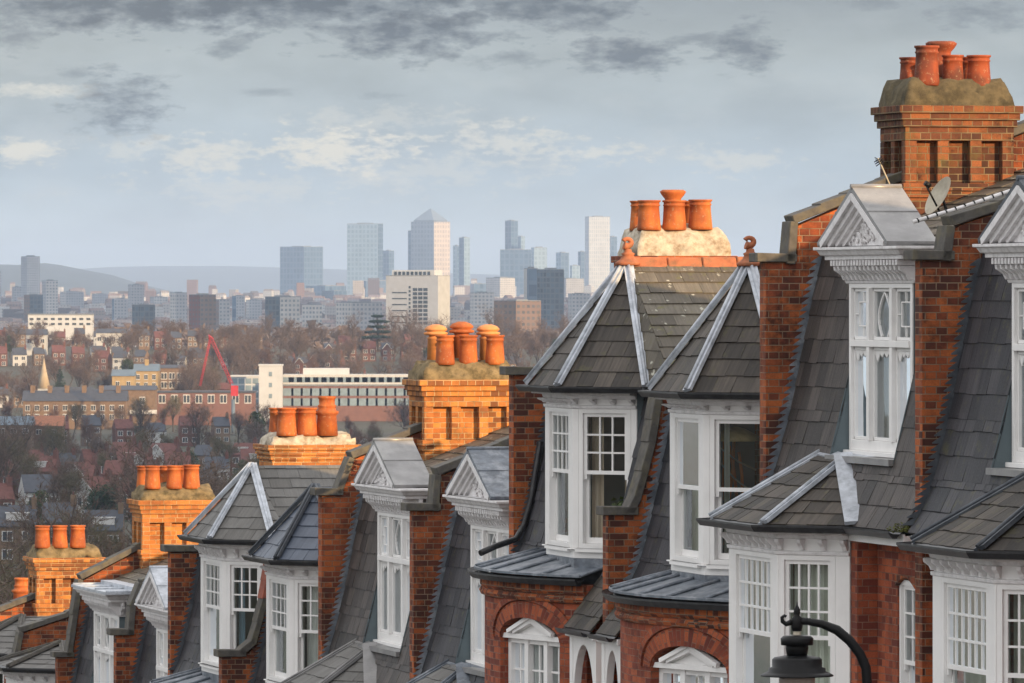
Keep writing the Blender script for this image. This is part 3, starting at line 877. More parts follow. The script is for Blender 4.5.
    if gable:
        g = MB()
        for sgn in (-1, 1):      # two lead slopes
            a, b = (um+sgn*hw, g0), (um, g0+rise)
            n_ = (sgn*rise/math.hypot(hw, rise), hw/math.hypot(hw, rise)); t_ = .05
            g.prism([(a[0], vf, a[1]), (b[0], vf, b[1]), (b[0], vf, b[1]+t_*1.2), (a[0]+n_[0]*t_, vf, a[1]+n_[1]*t_)],
                    [(a[0], vb_, a[1]), (b[0], vb_, b[1]), (b[0], vb_, b[1]+t_*1.2), (a[0]+n_[0]*t_, vb_, a[1]+n_[1]*t_)])
            g.tube([(um+sgn*hw*.47, vf-.004, g0+rise*.53+.055), (um+sgn*hw*.47, vb_, g0+rise*.53+.055)], .013, 6)
        g.tube([(um, vf-.01, g0+rise+.055), (um, vb_, g0+rise+.055)], .03, 8)
        g.poly([(um-hw, vb_, g0), (um+hw, vb_, g0), (um, vb_, g0+rise)])
        g.build('gable_roof', M[lead], dm)
        w = MB()
        for sgn in (-1, 1):      # moulded barge boards, three steps
            for k, (dd, dp, o) in enumerate(((.04, .09, 0), (.10, .08, .045), (.155, .075, .09), (.205, .06, .13))):
                w.bar((um+sgn*(hw-dd*2.33), vf+.02+o, g0+.015), (um, vf+.02+o, g0+rise-dd*1.107), .072, .055, (0, -1, 0))
        w.poly([(um-hw+.42, vf+.17, g0), (um+hw-.42, vf+.17, g0), (um, vf+.17, g0+rise-.2)])
        w.poly([(um-hw, vf+.02, g0+.003), (um+hw, vf+.02, g0+.003), (um+hw, vd+.1, g0+.003), (um-hw, vd+.1, g0+.003)])
        random.seed(int(ua*100) % 997)
        for i in range(34):      # carved scrollwork
            for tr_ in range(20):
                x = random.uniform(-1, 1)*(hw-.5); y = random.uniform(.04, rise-.22)
                if abs(x) < (hw-.52)*(1-y/(rise-.2)): break
            r_ = random.uniform(.03, .06); a_ = random.uniform(0, 6)
            w.tube([(um+x+r_*math.cos(a_+t*.9)*(1-t*.13), vf+.155, g0+y+r_*math.sin(a_+t*.9)*(1-t*.13)) for t in range(6)], .014, 5)
        w.build('carved_gable', M['white_old'], dm)
    else:
        g = MB(); g.box(ua-.45, ub+.4, vf-.02, .75, C+.087, C+.13)
        for i in range(4):
            x = ua-.4+(ub-ua+.75)*i/3; g.tube([(x, vf, C+.14), (x, .74, C+.14)], .02, 6)
        g.box(ua-.4, ub+.35, .55, .8, C+.13, C+.2)
        g.build('flat_roof', M['lead_pale'], dm)
    return dm
U = {-7: -38.5, -6: -33.0, -5: -27.5, -4: -22.0, -3: -16.5, -2: -11.0, -1: -5.5, 0: 0.0, 1: 5.5, 2: 11.0, 3: 16.5, 4: 21.8, 5: 27.3, 6: 32.2, 7: 37.8, 8: 42.6, 9: 47.6, 10: 52.6, 11: 58.1, 12: 63.6}
GRP = 'terraced houses stepping down the hill'
def house(k, label):
    o = thing('terraced_house', label, 'house', wall_thing_base(U[k]+2.6, 1), GRP); return o

def wall_outline(k, front, C2, B=8.6):
    """front: [(v, w) from the front edge backwards]; closes it down to the ground"""
    g = GROUND(U[k])-1.5
    return [(front[0][0], g)]+front+[(B, C2), (B, g)]

def main_roof_B(h, k, C, mat='slate_moss'):
    r = MB(); a, b = U[k], U[k+1]-.23
    slates(r, [(a, .62, C+.02), (b, .62, C+.02), (b, 4.2, C+1.46), (a, 4.2, C+1.46)], .24, .3, out=(0, -.4, 1), v0=0)
    slates(r, [(a, 8.62, C-.3), (b, 8.62, C-.3), (b, 4.2, C+1.46), (a, 4.2, C+1.46)], .45, .6, out=(0, .4, 1), v0=0)
    m = r.build('main_roof', M[mat], h)
    q = MB(); x = a
    while x < b-.1:
        q.prism([(x, 4.09, C+1.40), (x, 4.31, C+1.40), (x, 4.22, C+1.53), (x, 4.18, C+1.53)], [(min(x+.44, b), 4.09, C+1.40), (min(x+.44, b), 4.31, C+1.40), (min(x+.44, b), 4.22, C+1.53), (min(x+.44, b), 4.18, C+1.53)]); x += .45
    q.build('ridge_tiles', M['ridge'], m)
    return m

def house_B(k, C, label, near_c, dua=1.2, dub=3.38, turret=True, P=None, gable=True, lead='lead_brown', tl='lead', slate='slate', tile='tile', cur='curtain', tcur='curtain_grey', wins=True, cuts=(0, 0), Trel=None):
    u0 = U[k]; h = house(k, label)
    P = P or [(u0+1.88, -.1), (u0+2.48, -.7), (u0+4.27, -.7), (u0+4.87, -.1)]
    cu = (P[1][0]+P[2][0])/2
    w_e = C-2.83
    names = near_c
    if turret:
        w3 = dict(s=(.0, 0), hm=C-4.01)
        wn = [dict(s=(.17, .83), hm=C-4.01, nx=4, ny=3, cur=tcur, lab=names+' right-hand bay window', drawn=1), dict(s=(.2, 1.59), hm=C-4.01, nx=6, ny=3, cur=tcur, lab=names+' front bay window'), dict(s=(.06, .72), hm=C-4.01, nx=4, ny=3)]
        T2 = (cu-.475, .154, C-2.15); T1 = (cu+.475, .205, C-2.11)
        turret_B(h, C, P, T1, T2, w_e, C-3.14, C-5.0, C-4.01, wn, slate, tl)
    else: wn = None
    facade(h, u0, U[k+1]-.23, .13, C-2.95, bay=(P[0][0]-.02, P[-1][0]+.02, GROUND(u0)+1, C-2.96), holes=[(u0+.32, u0+.98, C-5.1, C-3.32)])
    rb = MB(); rb.box(P[0][0]-.22, P[0][0]-.004, -.09, .128, GROUND(u0)-1, C-2.96); rb.build('bay_pier', M['brick_front'], h)
    # narrow segmental-headed window beside the bay
    m, L = seg((u0+.32, .13), (u0+.98, .13))
    sash_window(h, m, 0, L, C-5.1, C-3.35, C-4.2, 2, 3, curtain=tcur, clabel=names+' narrow side window', o=-.04)
    c = MB()
    N = 8
    pts = [(u0+.32+.66*i/N, C-3.42+.1*math.sin(math.pi*i/N)) for i in range(N+1)]
    c.prism([(u0+.32, .10, C-3.3)]+[(x, .10, w) for x, w in pts]+[(u0+.98, .10, C-3.3)], [(u0+.32, .30, C-3.3)]+[(x, .30, w) for x, w in pts]+[(u0+.98, .30, C-3.3)])
    c.build('window_arch', M['brick'], h)
    # eaves
    e = MB()
    for a, b in ((u0+.01, P[0][0]+.0), (P[-1][0], U[k+1]-.24)):
        e.box(a, b, -.1, .14, C-2.93, C-2.87)
        e.box(a, b, -.12, -.1, C-2.98, C-2.85)
    e.build('fascia', M['white'], h)
    gutter(h, [(u0+.01, -.13), (P[0][0]-.02, -.13)], C-2.82)
    # steep slates
    ms = MB(); ua, ub = u0+dua, u0+dub
    mansard(ms, u0, ua-.02, C, -2.83, .03); ms.build('mansard_roof', M[tile], h)
    ms = MB(); mansard(ms, ub+.02, U[k+1]-.23, C, -2.83, .03); ms.build('mansard_roof', M[tile], h)
    ms = MB(); mansard(ms, ua-.02, ub+.02, C, -2.83, -2.2)
    # stepped edge over the party wall top and behind the dormer
    ms.poly([(ua, .63, C-.4), (ub, .63, C-.4), (ub, .63, C+.1), (ua, .63, C+.1)], r=.2)
    ms.build('mansard_roof', M[tile], h)
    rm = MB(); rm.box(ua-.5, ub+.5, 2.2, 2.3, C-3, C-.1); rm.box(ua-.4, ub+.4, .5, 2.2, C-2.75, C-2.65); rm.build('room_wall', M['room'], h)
    dormer_B(h, C, u0, ua, ub, .39, -2.07, gable, lead, cur, names+' dormer window')
    main_roof_B(h, k, C)
    back_body(h, u0, U[k+1], C, 'B', 0)
    return h

def flashing(h, k, C, lo, hi, off=0, mat='lead_dark'):
    f = MB(); flash_steps(f, U[k]-.23, C, lo, hi, off=off)
    return f.build('step_flashing', M[mat], h)

LBL = {
 -7: 'turreted brick house highest of all on the hill, beyond the right edge',
 -6: 'turreted brick house at the hilltop next to the gabled pair',
 -5: 'gabled brick house at the very top of the hill, beyond the right edge',
 -4: 'gabled brick house second from the hilltop, beyond the right edge',
 -3: 'turreted brick house further uphill, beyond the right edge of the view',
 -2: 'turreted brick house just beyond the right edge of the picture',
 -1: 'brick house at the right edge, its gabled dormer cut off by the picture edge',
 0: 'brick house right behind the street lamp, lead gabled dormer above its white bay',
 1: 'house with pointed slate turret and orange poles in its window',
 2: 'house with the pointed slate turret and rust-red finial, potted plant in its top window',
 3: 'house with the bluish lead gabled dormer just left of the middle turret',
 4: 'house with the pale brown lead gabled dormer and a tilted open top light',
 5: 'house with the new blue slate pointed turret',
 6: 'house with the grey slate turret with pale hips, left of the blue slate turret',
 7: 'house with the half hidden white gabled dormer and red hung tiles',
 8: 'house with the flat lead topped white dormer at lower left',
 9: 'house with the low slate turret roof at the bottom left corner',
 10: 'furthest house of the row, low roofs at the left edge'}

# ---- B house at the right edge
def own_wall(h, k, front, C2, cop=None, mat='brick', back=None):
    party_wall(h, U[k], True, wall_outline(k, front, C2), mat=mat)
    if cop:
        for seg_ in cop: coping(h, U[k], seg_)

# k=-1
C = .37
h = house_B(-1, C, LBL[-1], 'curtain of the right edge house', dua=1.3, dub=3.52, P=[(-5.22, -.1), (-4.62, -.7), (-2.75, -.7), (-2.15, -.1)], slate='slate', tl='lead_dark', tile='tile_dark', lead='lead_dark')
fr = [(0, .304), (.30, .304), (.34, .62), (.42, .66), (.86, .80), (4.2, 2.15), (8.4, .35)]
own_wall(h, 0, fr, .2, [[(-.09, .304), (.33, .304)], [(.30, .31), (.34, .64)], [(.33, .66), (.86, .82), (4.2, 2.17)]])
flashing(h, 0, C, -2.75, -.05, mat='lead_dark')
# k=0
h = house_B(0, C, LBL[0], 'curtain of the nearest full house', slate='slate', tl='lead_pale', lead='lead_brown')
fr = [(0, .306), (.36, .306), (.36, .70), (.97, .95), (4.2, 2.2), (8.4, .35)]
own_wall(h, 1, fr, .2, [[(-.09, .306), (.34, .306)], [(.33, .30), (.36, .74)], [(.34, .73), (.97, .975), (4.2, 2.22)]])
flashing(h, 1, C, -2.4, 0, mat='lead')
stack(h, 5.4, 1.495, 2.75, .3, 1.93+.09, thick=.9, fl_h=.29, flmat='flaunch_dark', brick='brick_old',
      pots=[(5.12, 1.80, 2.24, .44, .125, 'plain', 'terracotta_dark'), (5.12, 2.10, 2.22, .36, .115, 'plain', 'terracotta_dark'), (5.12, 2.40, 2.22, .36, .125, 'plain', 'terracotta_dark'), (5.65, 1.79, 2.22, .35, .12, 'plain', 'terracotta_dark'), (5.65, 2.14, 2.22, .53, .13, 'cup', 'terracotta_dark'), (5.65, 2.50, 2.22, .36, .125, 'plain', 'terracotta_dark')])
# ---- A houses 1, 2
def A_windows(C, w0, w1, lab, nxr=3, nyr=3, cur='curtain_warm', nxf=4, cur2='curtain_grey', drawn=.45, sR=None, sF=None, plain=False):
    return [dict(s=sR or (.09, .80), hm=w1, nx=nxr, ny=nyr, cur=cur, lab='curtain of the '+lab+' right-hand tower window', drawn=drawn),
            dict(s=sF or (.13, 1.12), hm=w1, nx=nxf, ny=nyr, cur=cur2, lab='curtain of the '+lab+' front tower window'),
            dict(s=(.09, .78), hm=w1, nx=nxr, ny=nyr)]

def house_A(k, C, P, apex, lab, w_e, head, mr, sill, bowp, slate='slate', lead='lead_pale', ridge='slate_moss', **kw):
    h = house(k, LBL[k])
    L1 = math.hypot(P[1][0]-P[0][0], P[1][1]-P[0][1]); L2 = P[2][0]-P[1][0]
    wins = A_windows(C, head, mr, lab, sR=(.08, L1-.08), sF=(.14, L2-.14), **kw.pop('win', {}))
    tower_A(k, C, P, apex, w_e, head, sill, mr, h, wins, slate, lead, ridge_slate=ridge, **kw)
    f = kw.get('bow_w', -2.57)
    if bowp: bow_front(h, C, bowp['uc'], -.75, 3.8, bowp['th'][0], bowp['th'][1], C-2.57, dict(a=bowp['a'], spring=C-3.38, rise=.27, sill=C-5.0), k, labels='curtain in the arched bow window under the '+lab+' turret')
    g = GROUND(U[k])-1
    facade(h, U[k], U[k+1]-.23, .25, C-2.6)
    back_body(h, U[k], U[k+1], C, 'A', 0)
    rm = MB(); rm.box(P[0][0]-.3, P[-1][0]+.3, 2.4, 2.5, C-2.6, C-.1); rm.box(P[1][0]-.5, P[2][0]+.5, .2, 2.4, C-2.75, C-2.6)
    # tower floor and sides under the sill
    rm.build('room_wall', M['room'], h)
    wl = MB()
    wl.sweep(P, [(-.01, C-2.7), (-.01, sill-.12), (-.08, sill-.12), (-.08, C-2.7)], closed=True)
    wl.build('lead_apron', M['lead'], h)
    for q in (P[0], P[-1]):     # cheeks between the bay and the steep slates
        ck = MB(); ck.poly([(q[0], q[1], C-2.6), (q[0], 1.0, C-2.6), (q[0], 1.0, w_e), (q[0], q[1], w_e)]); ck.build('cheek_lining', M['zinc'], h)
    return h

C = -.85
P1 = [(6.44, .44), (7.06, -.18), (8.42, -.18), (9.04, .44)]
h = house_A(1, C, P1, (7.74, .56, .30), 'nearest turret', -1.15, -1.39, -2.23, -3.07, dict(uc=8.0, th=(37, -26), a=(31, 9)),
            win=dict(nxr=1, nyr=1, nxf=1, drawn=.16, cur='curtain_grey'))
# A-A party wall 2 with its coping climbing the slates
def AA_wall(h, k, C, vf, cm='coping', red=0):
    fr = [(vf, C-1.79), (vf+.34, C-1.79), (.12, C-1.62), (.30, C-.95), (.38, C-.44), (.5, C-.1), (.8, C+.02), (4.2, C+.05), (8.4, C-.4)]
    own_wall(h, k, fr, C-.5, [[(vf-.05, C-1.79), (vf+.36, C-1.79)]])
    b = coping(h, U[k], [(vf+.32, C-1.77), (.12, C-1.6), (.21, C-1.28), (.30, C-.93)], seglen=.33)
    b2 = coping(h, U[k], [(.30, C-.93), (.38, C-.42), (.5, C-.08)], mat=cm, seglen=.33)
AA_wall(h, 2, C, -.28)
flashing(h, 2, C, -2.7, -.45, mat='lead')
P2 = [(12.08, .44), (12.70, -.18), (13.98, -.18), (14.6, .44)]
h = house_A(2, C, P2, (13.34, .68, .33), 'middle turret', -1.165, -1.42, -2.19, -3.10, dict(uc=14.3, th=(33, -33), a=(26, 4)), win=dict(cur='curtain_warm', drawn=.5))
fr = [(0, -1.066), (.75, -1.066), (1.2, -.85), (3.6, .1), (8.4, -1.3)]
own_wall(h, 3, fr, -1.4, [[(-.09, -1.066), (.74, -1.066)], [(.72, -1.06), (1.2, -.83), (3.6, .12)]])
flashing(h, 3, C, -2.45, -.55, mat='lead_dark')
stack(h, 16.4, 1.535, 2.73, -1.2, .43, thick=.9, fl_h=.35, flmat='render', brick='brick',
      pots=[(16.1, 1.72, .75, .38, .135), (16.1, 2.05, .75, .38, .135), (16.1, 2.39, .76, .38, .135), (16.62, 1.76, .75, .38, .135), (16.62, 2.18, .75, .52, .13, 'cup'), (16.62, 2.45, .75, .38, .135)])
# dormer pairs 3, 4
C = -2.77
h = house_B(3, C, LBL[3], 'curtain of the bluish gabled dormer house', dua=1.25, dub=3.4, lead='lead', tile='tile_dark', slate='slate_grey')
fr = [(0, C-.17), (.37, C-.17), (.37, C+.28), (.6, C+.38), (4.2, C+1.80), (8.4, C)]
own_wall(h, 4, fr, C-.1, [[(-.09, C-.17), (.36, C-.17)], [(.34, C-.16), (.37, C+.3)], [(.35, C+.31), (4.2, C+1.84)]])
flashing(h, 4, C, -2.4, -.1, mat='lead')
h = house_B(4, C, LBL[4], 'curtain of the pale brown gabled dormer house', lead='lead_brown', slate='slate_grey', tl='lead_brown')
fr = [(0, C-.13), (.31, C-.13), (.33, C+.2), (.48, C+.38), (4.2, C+1.85), (8.4, C)]
own_wall(h, 5, fr, C-.1, [[(-.09, C-.13), (.30, C-.13)], [(.29, C-.1), (.47, C+.38)], [(.46, C+.39), (4.2, C+1.87)]])
flashing(h, 5, C, -2.4, 0, mat='lead')
stack(h, 27.2, 1.41, 2.75, -2.6, -1.27, thick=.9, fl_h=.25, npan=3,
      pots=[(26.93, 1.76, -1.06, .42, .125), (26.93, 2.10, -1.06, .42, .125), (26.93, 2.49, -1.06, .42, .125),
            (27.48, 1.76, -1.04, .55, .125, 'hood', 'terracotta_pale'), (27.48, 2.14, -1.04, .59, .13, 'hood'), (27.48, 2.53, -1.04, .55, .125, 'hood', 'terracotta_pale')])
# turrets 5, 6
C = -3.45
P5 = [(27.75, .40), (28.32, -.18), (29.85, -.18), (30.45, .40)]
h = house_A(5, C, P5, (29.1, .38, -2.85), 'blue slate turret', -3.86, -4.13, -4.88, -5.65, None, slate='slate_blue', lead='lead_dark', ridge='slate_blue', ridge_tiles=False, finial=False, win=dict(nxr=3, cur='curtain', drawn=1.0))
AA_wall(h, 6, C-.2, -.40, cm='red_coping')
flashing(h, 6, C, -2.5, -.5, mat='lead_dark')
P6 = [(32.3, .35), (32.85, -.2), (34.4, -.2), (34.95, .35)]
h = house_A(6, C, P6, (33.6, .43, -2.66), 'grey slate turret', -3.73, -4.05, -4.78, -5.66, dict(uc=34.6, th=(33, -33), a=(26, 4)), slate='slate_grey', lead='lead_pale', ridge='slate_grey', ridge_tiles=False, finial=False, win=dict(cur='curtain_blue', drawn=.4))
fr = [(-.03, -4.1), (.75, -4.1), (1.3, -3.8), (3.6, -2.95), (8.4, -4.2)]
own_wall(h, 7, fr, -4.3, [[(-.12, -4.1), (.74, -4.1)], [(.72, -4.09), (1.3, -3.78), (3.6, -2.93)]])
flashing(h, 7, C, -2.5, -.7, mat='lead_dark')
stack(h, 37.7, 1.52, 2.85, -3.9, -2.43, thick=.95, fl_h=.17, npan=3, brick='brick_stack', flmat='render',
      pots=[(37.35, 1.78, -2.29, .44, .145), (37.35, 2.11, -2.29, .44, .145), (37.35, 2.43, -2.29, .62, .15, 'crown'), (37.95, 1.78, -2.29, .43, .14), (37.95, 2.11, -2.29, .43, .14)])
# dormer pair 7, 8
C = -5.15
h = house_B(7, C, LBL[7], 'curtain of the half hidden gabled dormer house', dua=.8, dub=2.85, lead='lead_pale', tile='tile_dark')
fr = [(.04, C-.5), (.32, C-.5), (.34, C-.06), (.5, C+.3), (4.2, C+1.7), (8.4, C)]
own_wall(h, 8, fr, C-.1, [[(-.05, C-.5), (.33, C-.5)], [(.33, C-.48), (.36, C-.04), (.5, C+.32)], [(.5, C+.32), (4.2, C+1.72)]])
flashing(h, 8, C, -2.2, -.2, mat='lead_dark')
h = house_B(8, C+.03, LBL[8], 'curtain of the flat topped dormer house', gable=False, tile='tile_dark')
fr = [(0, -6.28), (.26, -6.28), (.36, -5.55), (.45, -4.97), (1.36, -4.5), (4.2, -3.2), (8.4, -5)]
own_wall(h, 9, fr, -5.2, [[(-.06, -6.28), (.28, -6.28)], [(.25, -6.26), (.35, -5.55), (.44, -4.97)], [(.43, -4.95), (1.4, -4.46), (4.2, -3.17)]])
flashing(h, 9, C, -2.2, -.1, mat='lead_dark')
stack(h, 47.5, 1.41, 2.70, -4.9, -3.60, thick=.9, fl_h=.23, npan=3,
      pots=[(47.2, 1.62, -3.41, .40, .125), (47.2, 2.0, -3.41, .40, .125), (47.2, 2.30, -3.41, .41, .13), (47.8, 1.60, -3.41, .38, .125), (47.8, 1.98, -3.41, .38, .125), (47.8, 2.30, -3.41, .38, .125)])
# low turrets 9, 10
C = -6.3
P9 = [(49.4, .44), (50.0, -.18), (51.3, -.18), (51.9, .44)]
h = house_A(9, C, P9, (50.65, .7, -6.22), 'low left turret', -6.6, -6.87, -7.6, -8.5, None, slate='slate_grey', lead='coping', ridge='slate_grey', ridge_tiles=False, finial=False)
fr = [(-.0, -6.7), (.25, -6.5), (.32, -6.12), (1.14, -5.86), (3.6, -4.9), (8.4, -6)]
own_wall(h, 10, fr, -6.3, [[(-.06, -6.72), (.26, -6.52)], [(.24, -6.5), (.31, -6.12)], [(.3, -6.1), (1.14, -5.84), (3.6, -4.88)]])
P10 = [(54.4, .44), (55.0, -.18), (56.3, -.18), (56.9, .44)]
h = house_A(10, C, P10, (55.65, .9, -6.0), 'last turret', -6.6, -6.87, -7.6, -8.5, None, slate='slate_grey', lead='coping', ridge='slate_grey', ridge_tiles=False, finial=False)
fr = [(0, -6.6), (.4, -6.2), (.88, -6.02), (1.5, -5.8), (3.6, -5.0), (8.4, -6.4)]
own_wall(h, 11, fr, -6.6, [[(0, -6.58), (.4, -6.18), (1.5, -5.78), (3.6, -4.98)]])
stack(h, 58.0, 1.5, 2.72, -6.3, -5.0, thick=.9, fl_h=.22, npan=3,
      pots=[(57.7, 1.64, -4.82, .42, .135), (57.7, 1.97, -4.82, .42, .135), (57.7, 2.31, -4.82, .42, .135)])
# the two houses uphill of the frame
C = 2.1
Pm = lambda u: [(u+1.0, .44), (u+1.6, -.18), (u+2.95, -.18), (u+3.55, .44)]
for k in (-2, -3, -6, -7):
    C = 2.1 if k > -4 else 5.1
    h = house_A(k, C, Pm(U[k]), (U[k]+2.28, .6, C+1.17), {-2: 'second', -3: 'third', -6: 'sixth', -7: 'seventh'}[k]+' uphill house', C-.3, C-.55, C-1.35, C-2.25, None)
    own_wall(h, k+1, [(0, C-.3), (.7, C-.2), (3.6, C+.9), (8.4, C-.4)], C-.5, [[(-.05, C-.3), (.7, C-.2), (3.6, C+.92)]])

for k in (-4, -5):
    h = house_B(k, .37+3.05, LBL[k], 'curtain of the '+('gabled', 'topmost gabled')[-4-k]+' uphill house')
    own_wall(h, k+1, [(0, 3.2), (.36, 3.2), (.36, 3.7), (4.2, 5.3), (8.4, 3.4)], 3.2, [[(-.09, 3.2), (.34, 3.2)], [(.34, 3.72), (4.2, 5.33)]])
# ---- porches between the bows and party wall 2
def porch(h, ua, ub, C):
    s = MB()
    slates(s, [(ua, -.42, C-3.17), (ub, -.42, C-3.17), (ub, .04, C-2.55), (ua, .04, C-2.55)], .2, .2, out=(0, -1, .6), v0=0)
    pr = s.build('porch_roof', M['slate'], h)
    gutter(pr, [(ua, -.42), (ub, -.42)], C-3.17, sc=.8)
    w = MB(); m, L = seg((ua, -.35), (ub, -.35)); r = L/2-.13; N = 14; sp = C-4.1
    prev = None
    for i in range(N+1):
        g = math.pi*i/N; s_ = L/2-r*math.cos(g); hh = sp+.75*math.sin(g)
        if prev: w.prism([m(prev[0], prev[1], 0), m(s_, hh, 0), m(s_, C-3.2, 0), m(prev[0], C-3.2, 0)], [m(prev[0], prev[1], -.09), m(s_, hh, -.09), m(s_, C-3.2, -.09), m(prev[0], C-3.2, -.09)])
        prev = (s_, hh)
    for a, b in ((0, .13), (L-.13, L)): w.mbox(m, a, b, C-6, C-3.2, -.1, .01)
    w.mbox(m, -.03, L+.03, C-3.27, C-3.2, -.1, .06)
    w.build('porch_arch', M['white'], h, bevel=.003)
houses = {int(k): None for k in range(0)}
hs = [o for o in col.objects if o.get('category') == 'house']
def hk(k): return next(o for o in hs if o['label'] == LBL[k])
porch(hk(2), 11.01, 12.2, -.85)
porch(hk(1), 9.9, 10.76, -.85)
# black rainwater pipe from the bow gutter up the party wall beside the middle turret
p = MB(); p.tube([RWp for RWp in [(16.2, .33, -1.9), (16.2, .22, -2.6), (16.2, .12, -2.95), (16.15, .0, -3.12), (16.0, -.3, -3.2), (15.9, -.52, -3.28)]], .04, 8); p.build('drain_pipe', M['gutter'], hk(2))
t = thing('chimney_stack', 'low chimney with a single banded pot at the far left edge', 'chimney', RW(62.5, 2.1, GROUND(62.5)))
b = MB(); b.box(62.1, 62.9, 1.6, 2.9, GROUND(62.5)-1, -6.35); b.box(62.02, 62.98, 1.52, 2.98, -6.35, -6.2); b.build('brickwork', M['brick_stack'], t)
pot(t, 62.4, 2.1, -6.2, .62, .16, 'crown')
# satellite dish, aerial, cable on the near stack
def onwall(u, x, y):
    k = (x-CX)/F
    v = (k*(R0[1]+u*CY_)-(R0[0]-u*SX))/(CY_-k*SX)
    return (u, v, -(y-HY)/F*(R0[1]+u*CY_+v*SX))
c = onwall(4.3, 942, 198)
t = thing('satellite_dish', 'beige tilted satellite dish below the nearest brick chimney', 'satellite dish', RW(*c))
d = MB(ID); base = RW(*c)
ax = Vector((-.78, -.34, .48)).normalized(); a1 = ax.cross(Vector((0, 0, 1))).normalized(); a2 = ax.cross(a1)
rings = []
for i in range(7):
    r_ = .21*i/6; z = .28*r_*r_/.21
    rings.append([base+a1*(r_*math.cos(g))+a2*(r_*1.12*math.sin(g))+ax*z for g in [2*math.pi*j/28 for j in range(28)]])
for a, b in zip(rings, rings[1:]):
    for j in range(28): d.poly([tuple(a[j]), tuple(a[(j+1) % 28]), tuple(b[(j+1) % 28]), tuple(b[j])], smooth=True, r=.5)
d.build('dish', M['dish'], t)
e = MB(ID); tip = base+ax*.26-a2*.04
low = base+Vector((.05, .02, -.2))
e.tube([tuple(base-ax*.01), tuple(base-ax*.06+Vector((0, 0, -.1))), tuple(low)], .017, 8); e.tube([tuple(base-a2*.0+Vector((0, 0, -.2))), tuple(tip)], .011, 6); e.tube([tuple(tip), tuple(tip-ax*.07)], .028, 10)
e.build('bracket', M['iron'], t)
t = thing('tv_aerial', 'thin whip aerial leaning beside the nearest brick chimney', 'aerial', RW(*onwall(4.9, 891, 188)))
e = MB(); a = onwall(4.9, 893, 192); b = onwall(4.9, 878, 158); e.tube([a, b], .009, 6); t2 = e.build('mast', M['dish'], t)
e = MB(); 
for f_ in (.96, .9, .84):
    q = tuple(a[i]+(b[i]-a[i])*f_ for i in range(3)); e.tube([(q[0]-.07, q[1]+.02, q[2]-.02), (q[0]+.07, q[1]-.02, q[2]+.02)], .006, 5); e.tube([(q[0], q[1]-.05, q[2]-.03), (q[0], q[1]+.04, q[2]+.03)], .006, 5)
e.build('element', M['iron'], t)
q0, q1 = onwall(-.1, 913, 222), onwall(-.1, 1016, 189)
cb = MB(); cb.tube([q0, tuple((q0[i]+q1[i])/2+(-.01 if i == 2 else 0) for i in range(3)), q1], .021, 8)
o = cb.build('cable', M['white_old'], None); tag(o, 'pale banded cable running up the roof edge behind the nearest dormer', 'cable')
cl = MB()
for i in range(11):
    f_ = (i+.5)/11; p = tuple(q0[j]+(q1[j]-q0[j])*f_ for j in range(3)); cl.tube([(p[0], p[1]-.006, p[2]-.002), (p[0], p[1]+.006, p[2]+.003)], .025, 8)
cl.build('cable_tie', M['iron'], o)
# plants
def tuft(name, lab, c, n, s, mat, cat):
    random.seed(n); b = MB()
    for i in range(n):
        g = random.uniform(0, 6.28); r_ = s*random.random()**.5; x, y = r_*math.cos(g), r_*math.sin(g); z = s*random.uniform(.2, 1.0)*(1-r_/s*.6)
        k = s*.22; th = random.uniform(0, 6.28)
        b.poly([(c[0]+x, c[1]+y, c[2]+z), (c[0]+x+k*math.cos(th), c[1]+y+k*math.sin(th), c[2]+z+k*random.uniform(-.3, .8)), (c[0]+x-k*.5*math.sin(th), c[1]+y+k*.5*math.cos(th), c[2]+z+k*.4)])
    o = b.build(name, M[mat], None); tag(o, lab, cat); return o
tuft('moss_clump', 'green moss clump in the gutter below the nearest brick pier', (-.12, -.19, -2.47), 160, .13, 'moss', 'moss')
tuft('moss_clump', 'yellow-green moss along the coping by the chimney with hooded pots', onwall(26.6, 378, 466), 160, .2, 'moss', 'moss')
t = thing('potted_plant', 'leafy potted plant on the sill inside the middle turret window', 'plant', RW(12.42, .32, -3.05))
b = MB(); b.lathe((12.42, .32, -3.06), [(.06, 0), (.085, .13), (.09, .14), (.08, .14)], 14); b.build('plant_pot', M['terracotta'], t)
b = MB(); random.seed(5)
for i in range(130):
    g = random.uniform(0, 6.28); r_ = .24*random.random()**.6; z = -2.9+random.uniform(0, .42); x, y = 12.42+r_*math.cos(g)*.8, .32+r_*math.sin(g)*.5; th = random.uniform(0, 6.28); k = .05
    b.poly([(x, y, z), (x+k*math.cos(th), y+k*math.sin(th), z+.02), (x+k*1.4*math.cos(th+.5), y+k*1.4*math.sin(th+.5), z-.02), (x+k*.6*math.cos(th+1), y+k*.6*math.sin(th+1), z-.02)])
for i in range(7):
    g = i*.9; b.tube([(12.42, .32, -2.95), (12.42+.08*math.cos(g), .32+.08*math.sin(g), -2.75), (12.42+.2*math.cos(g), .32+.14*math.sin(g), -2.6)], .006, 5)
b.build('foliage', M['plant'], t)
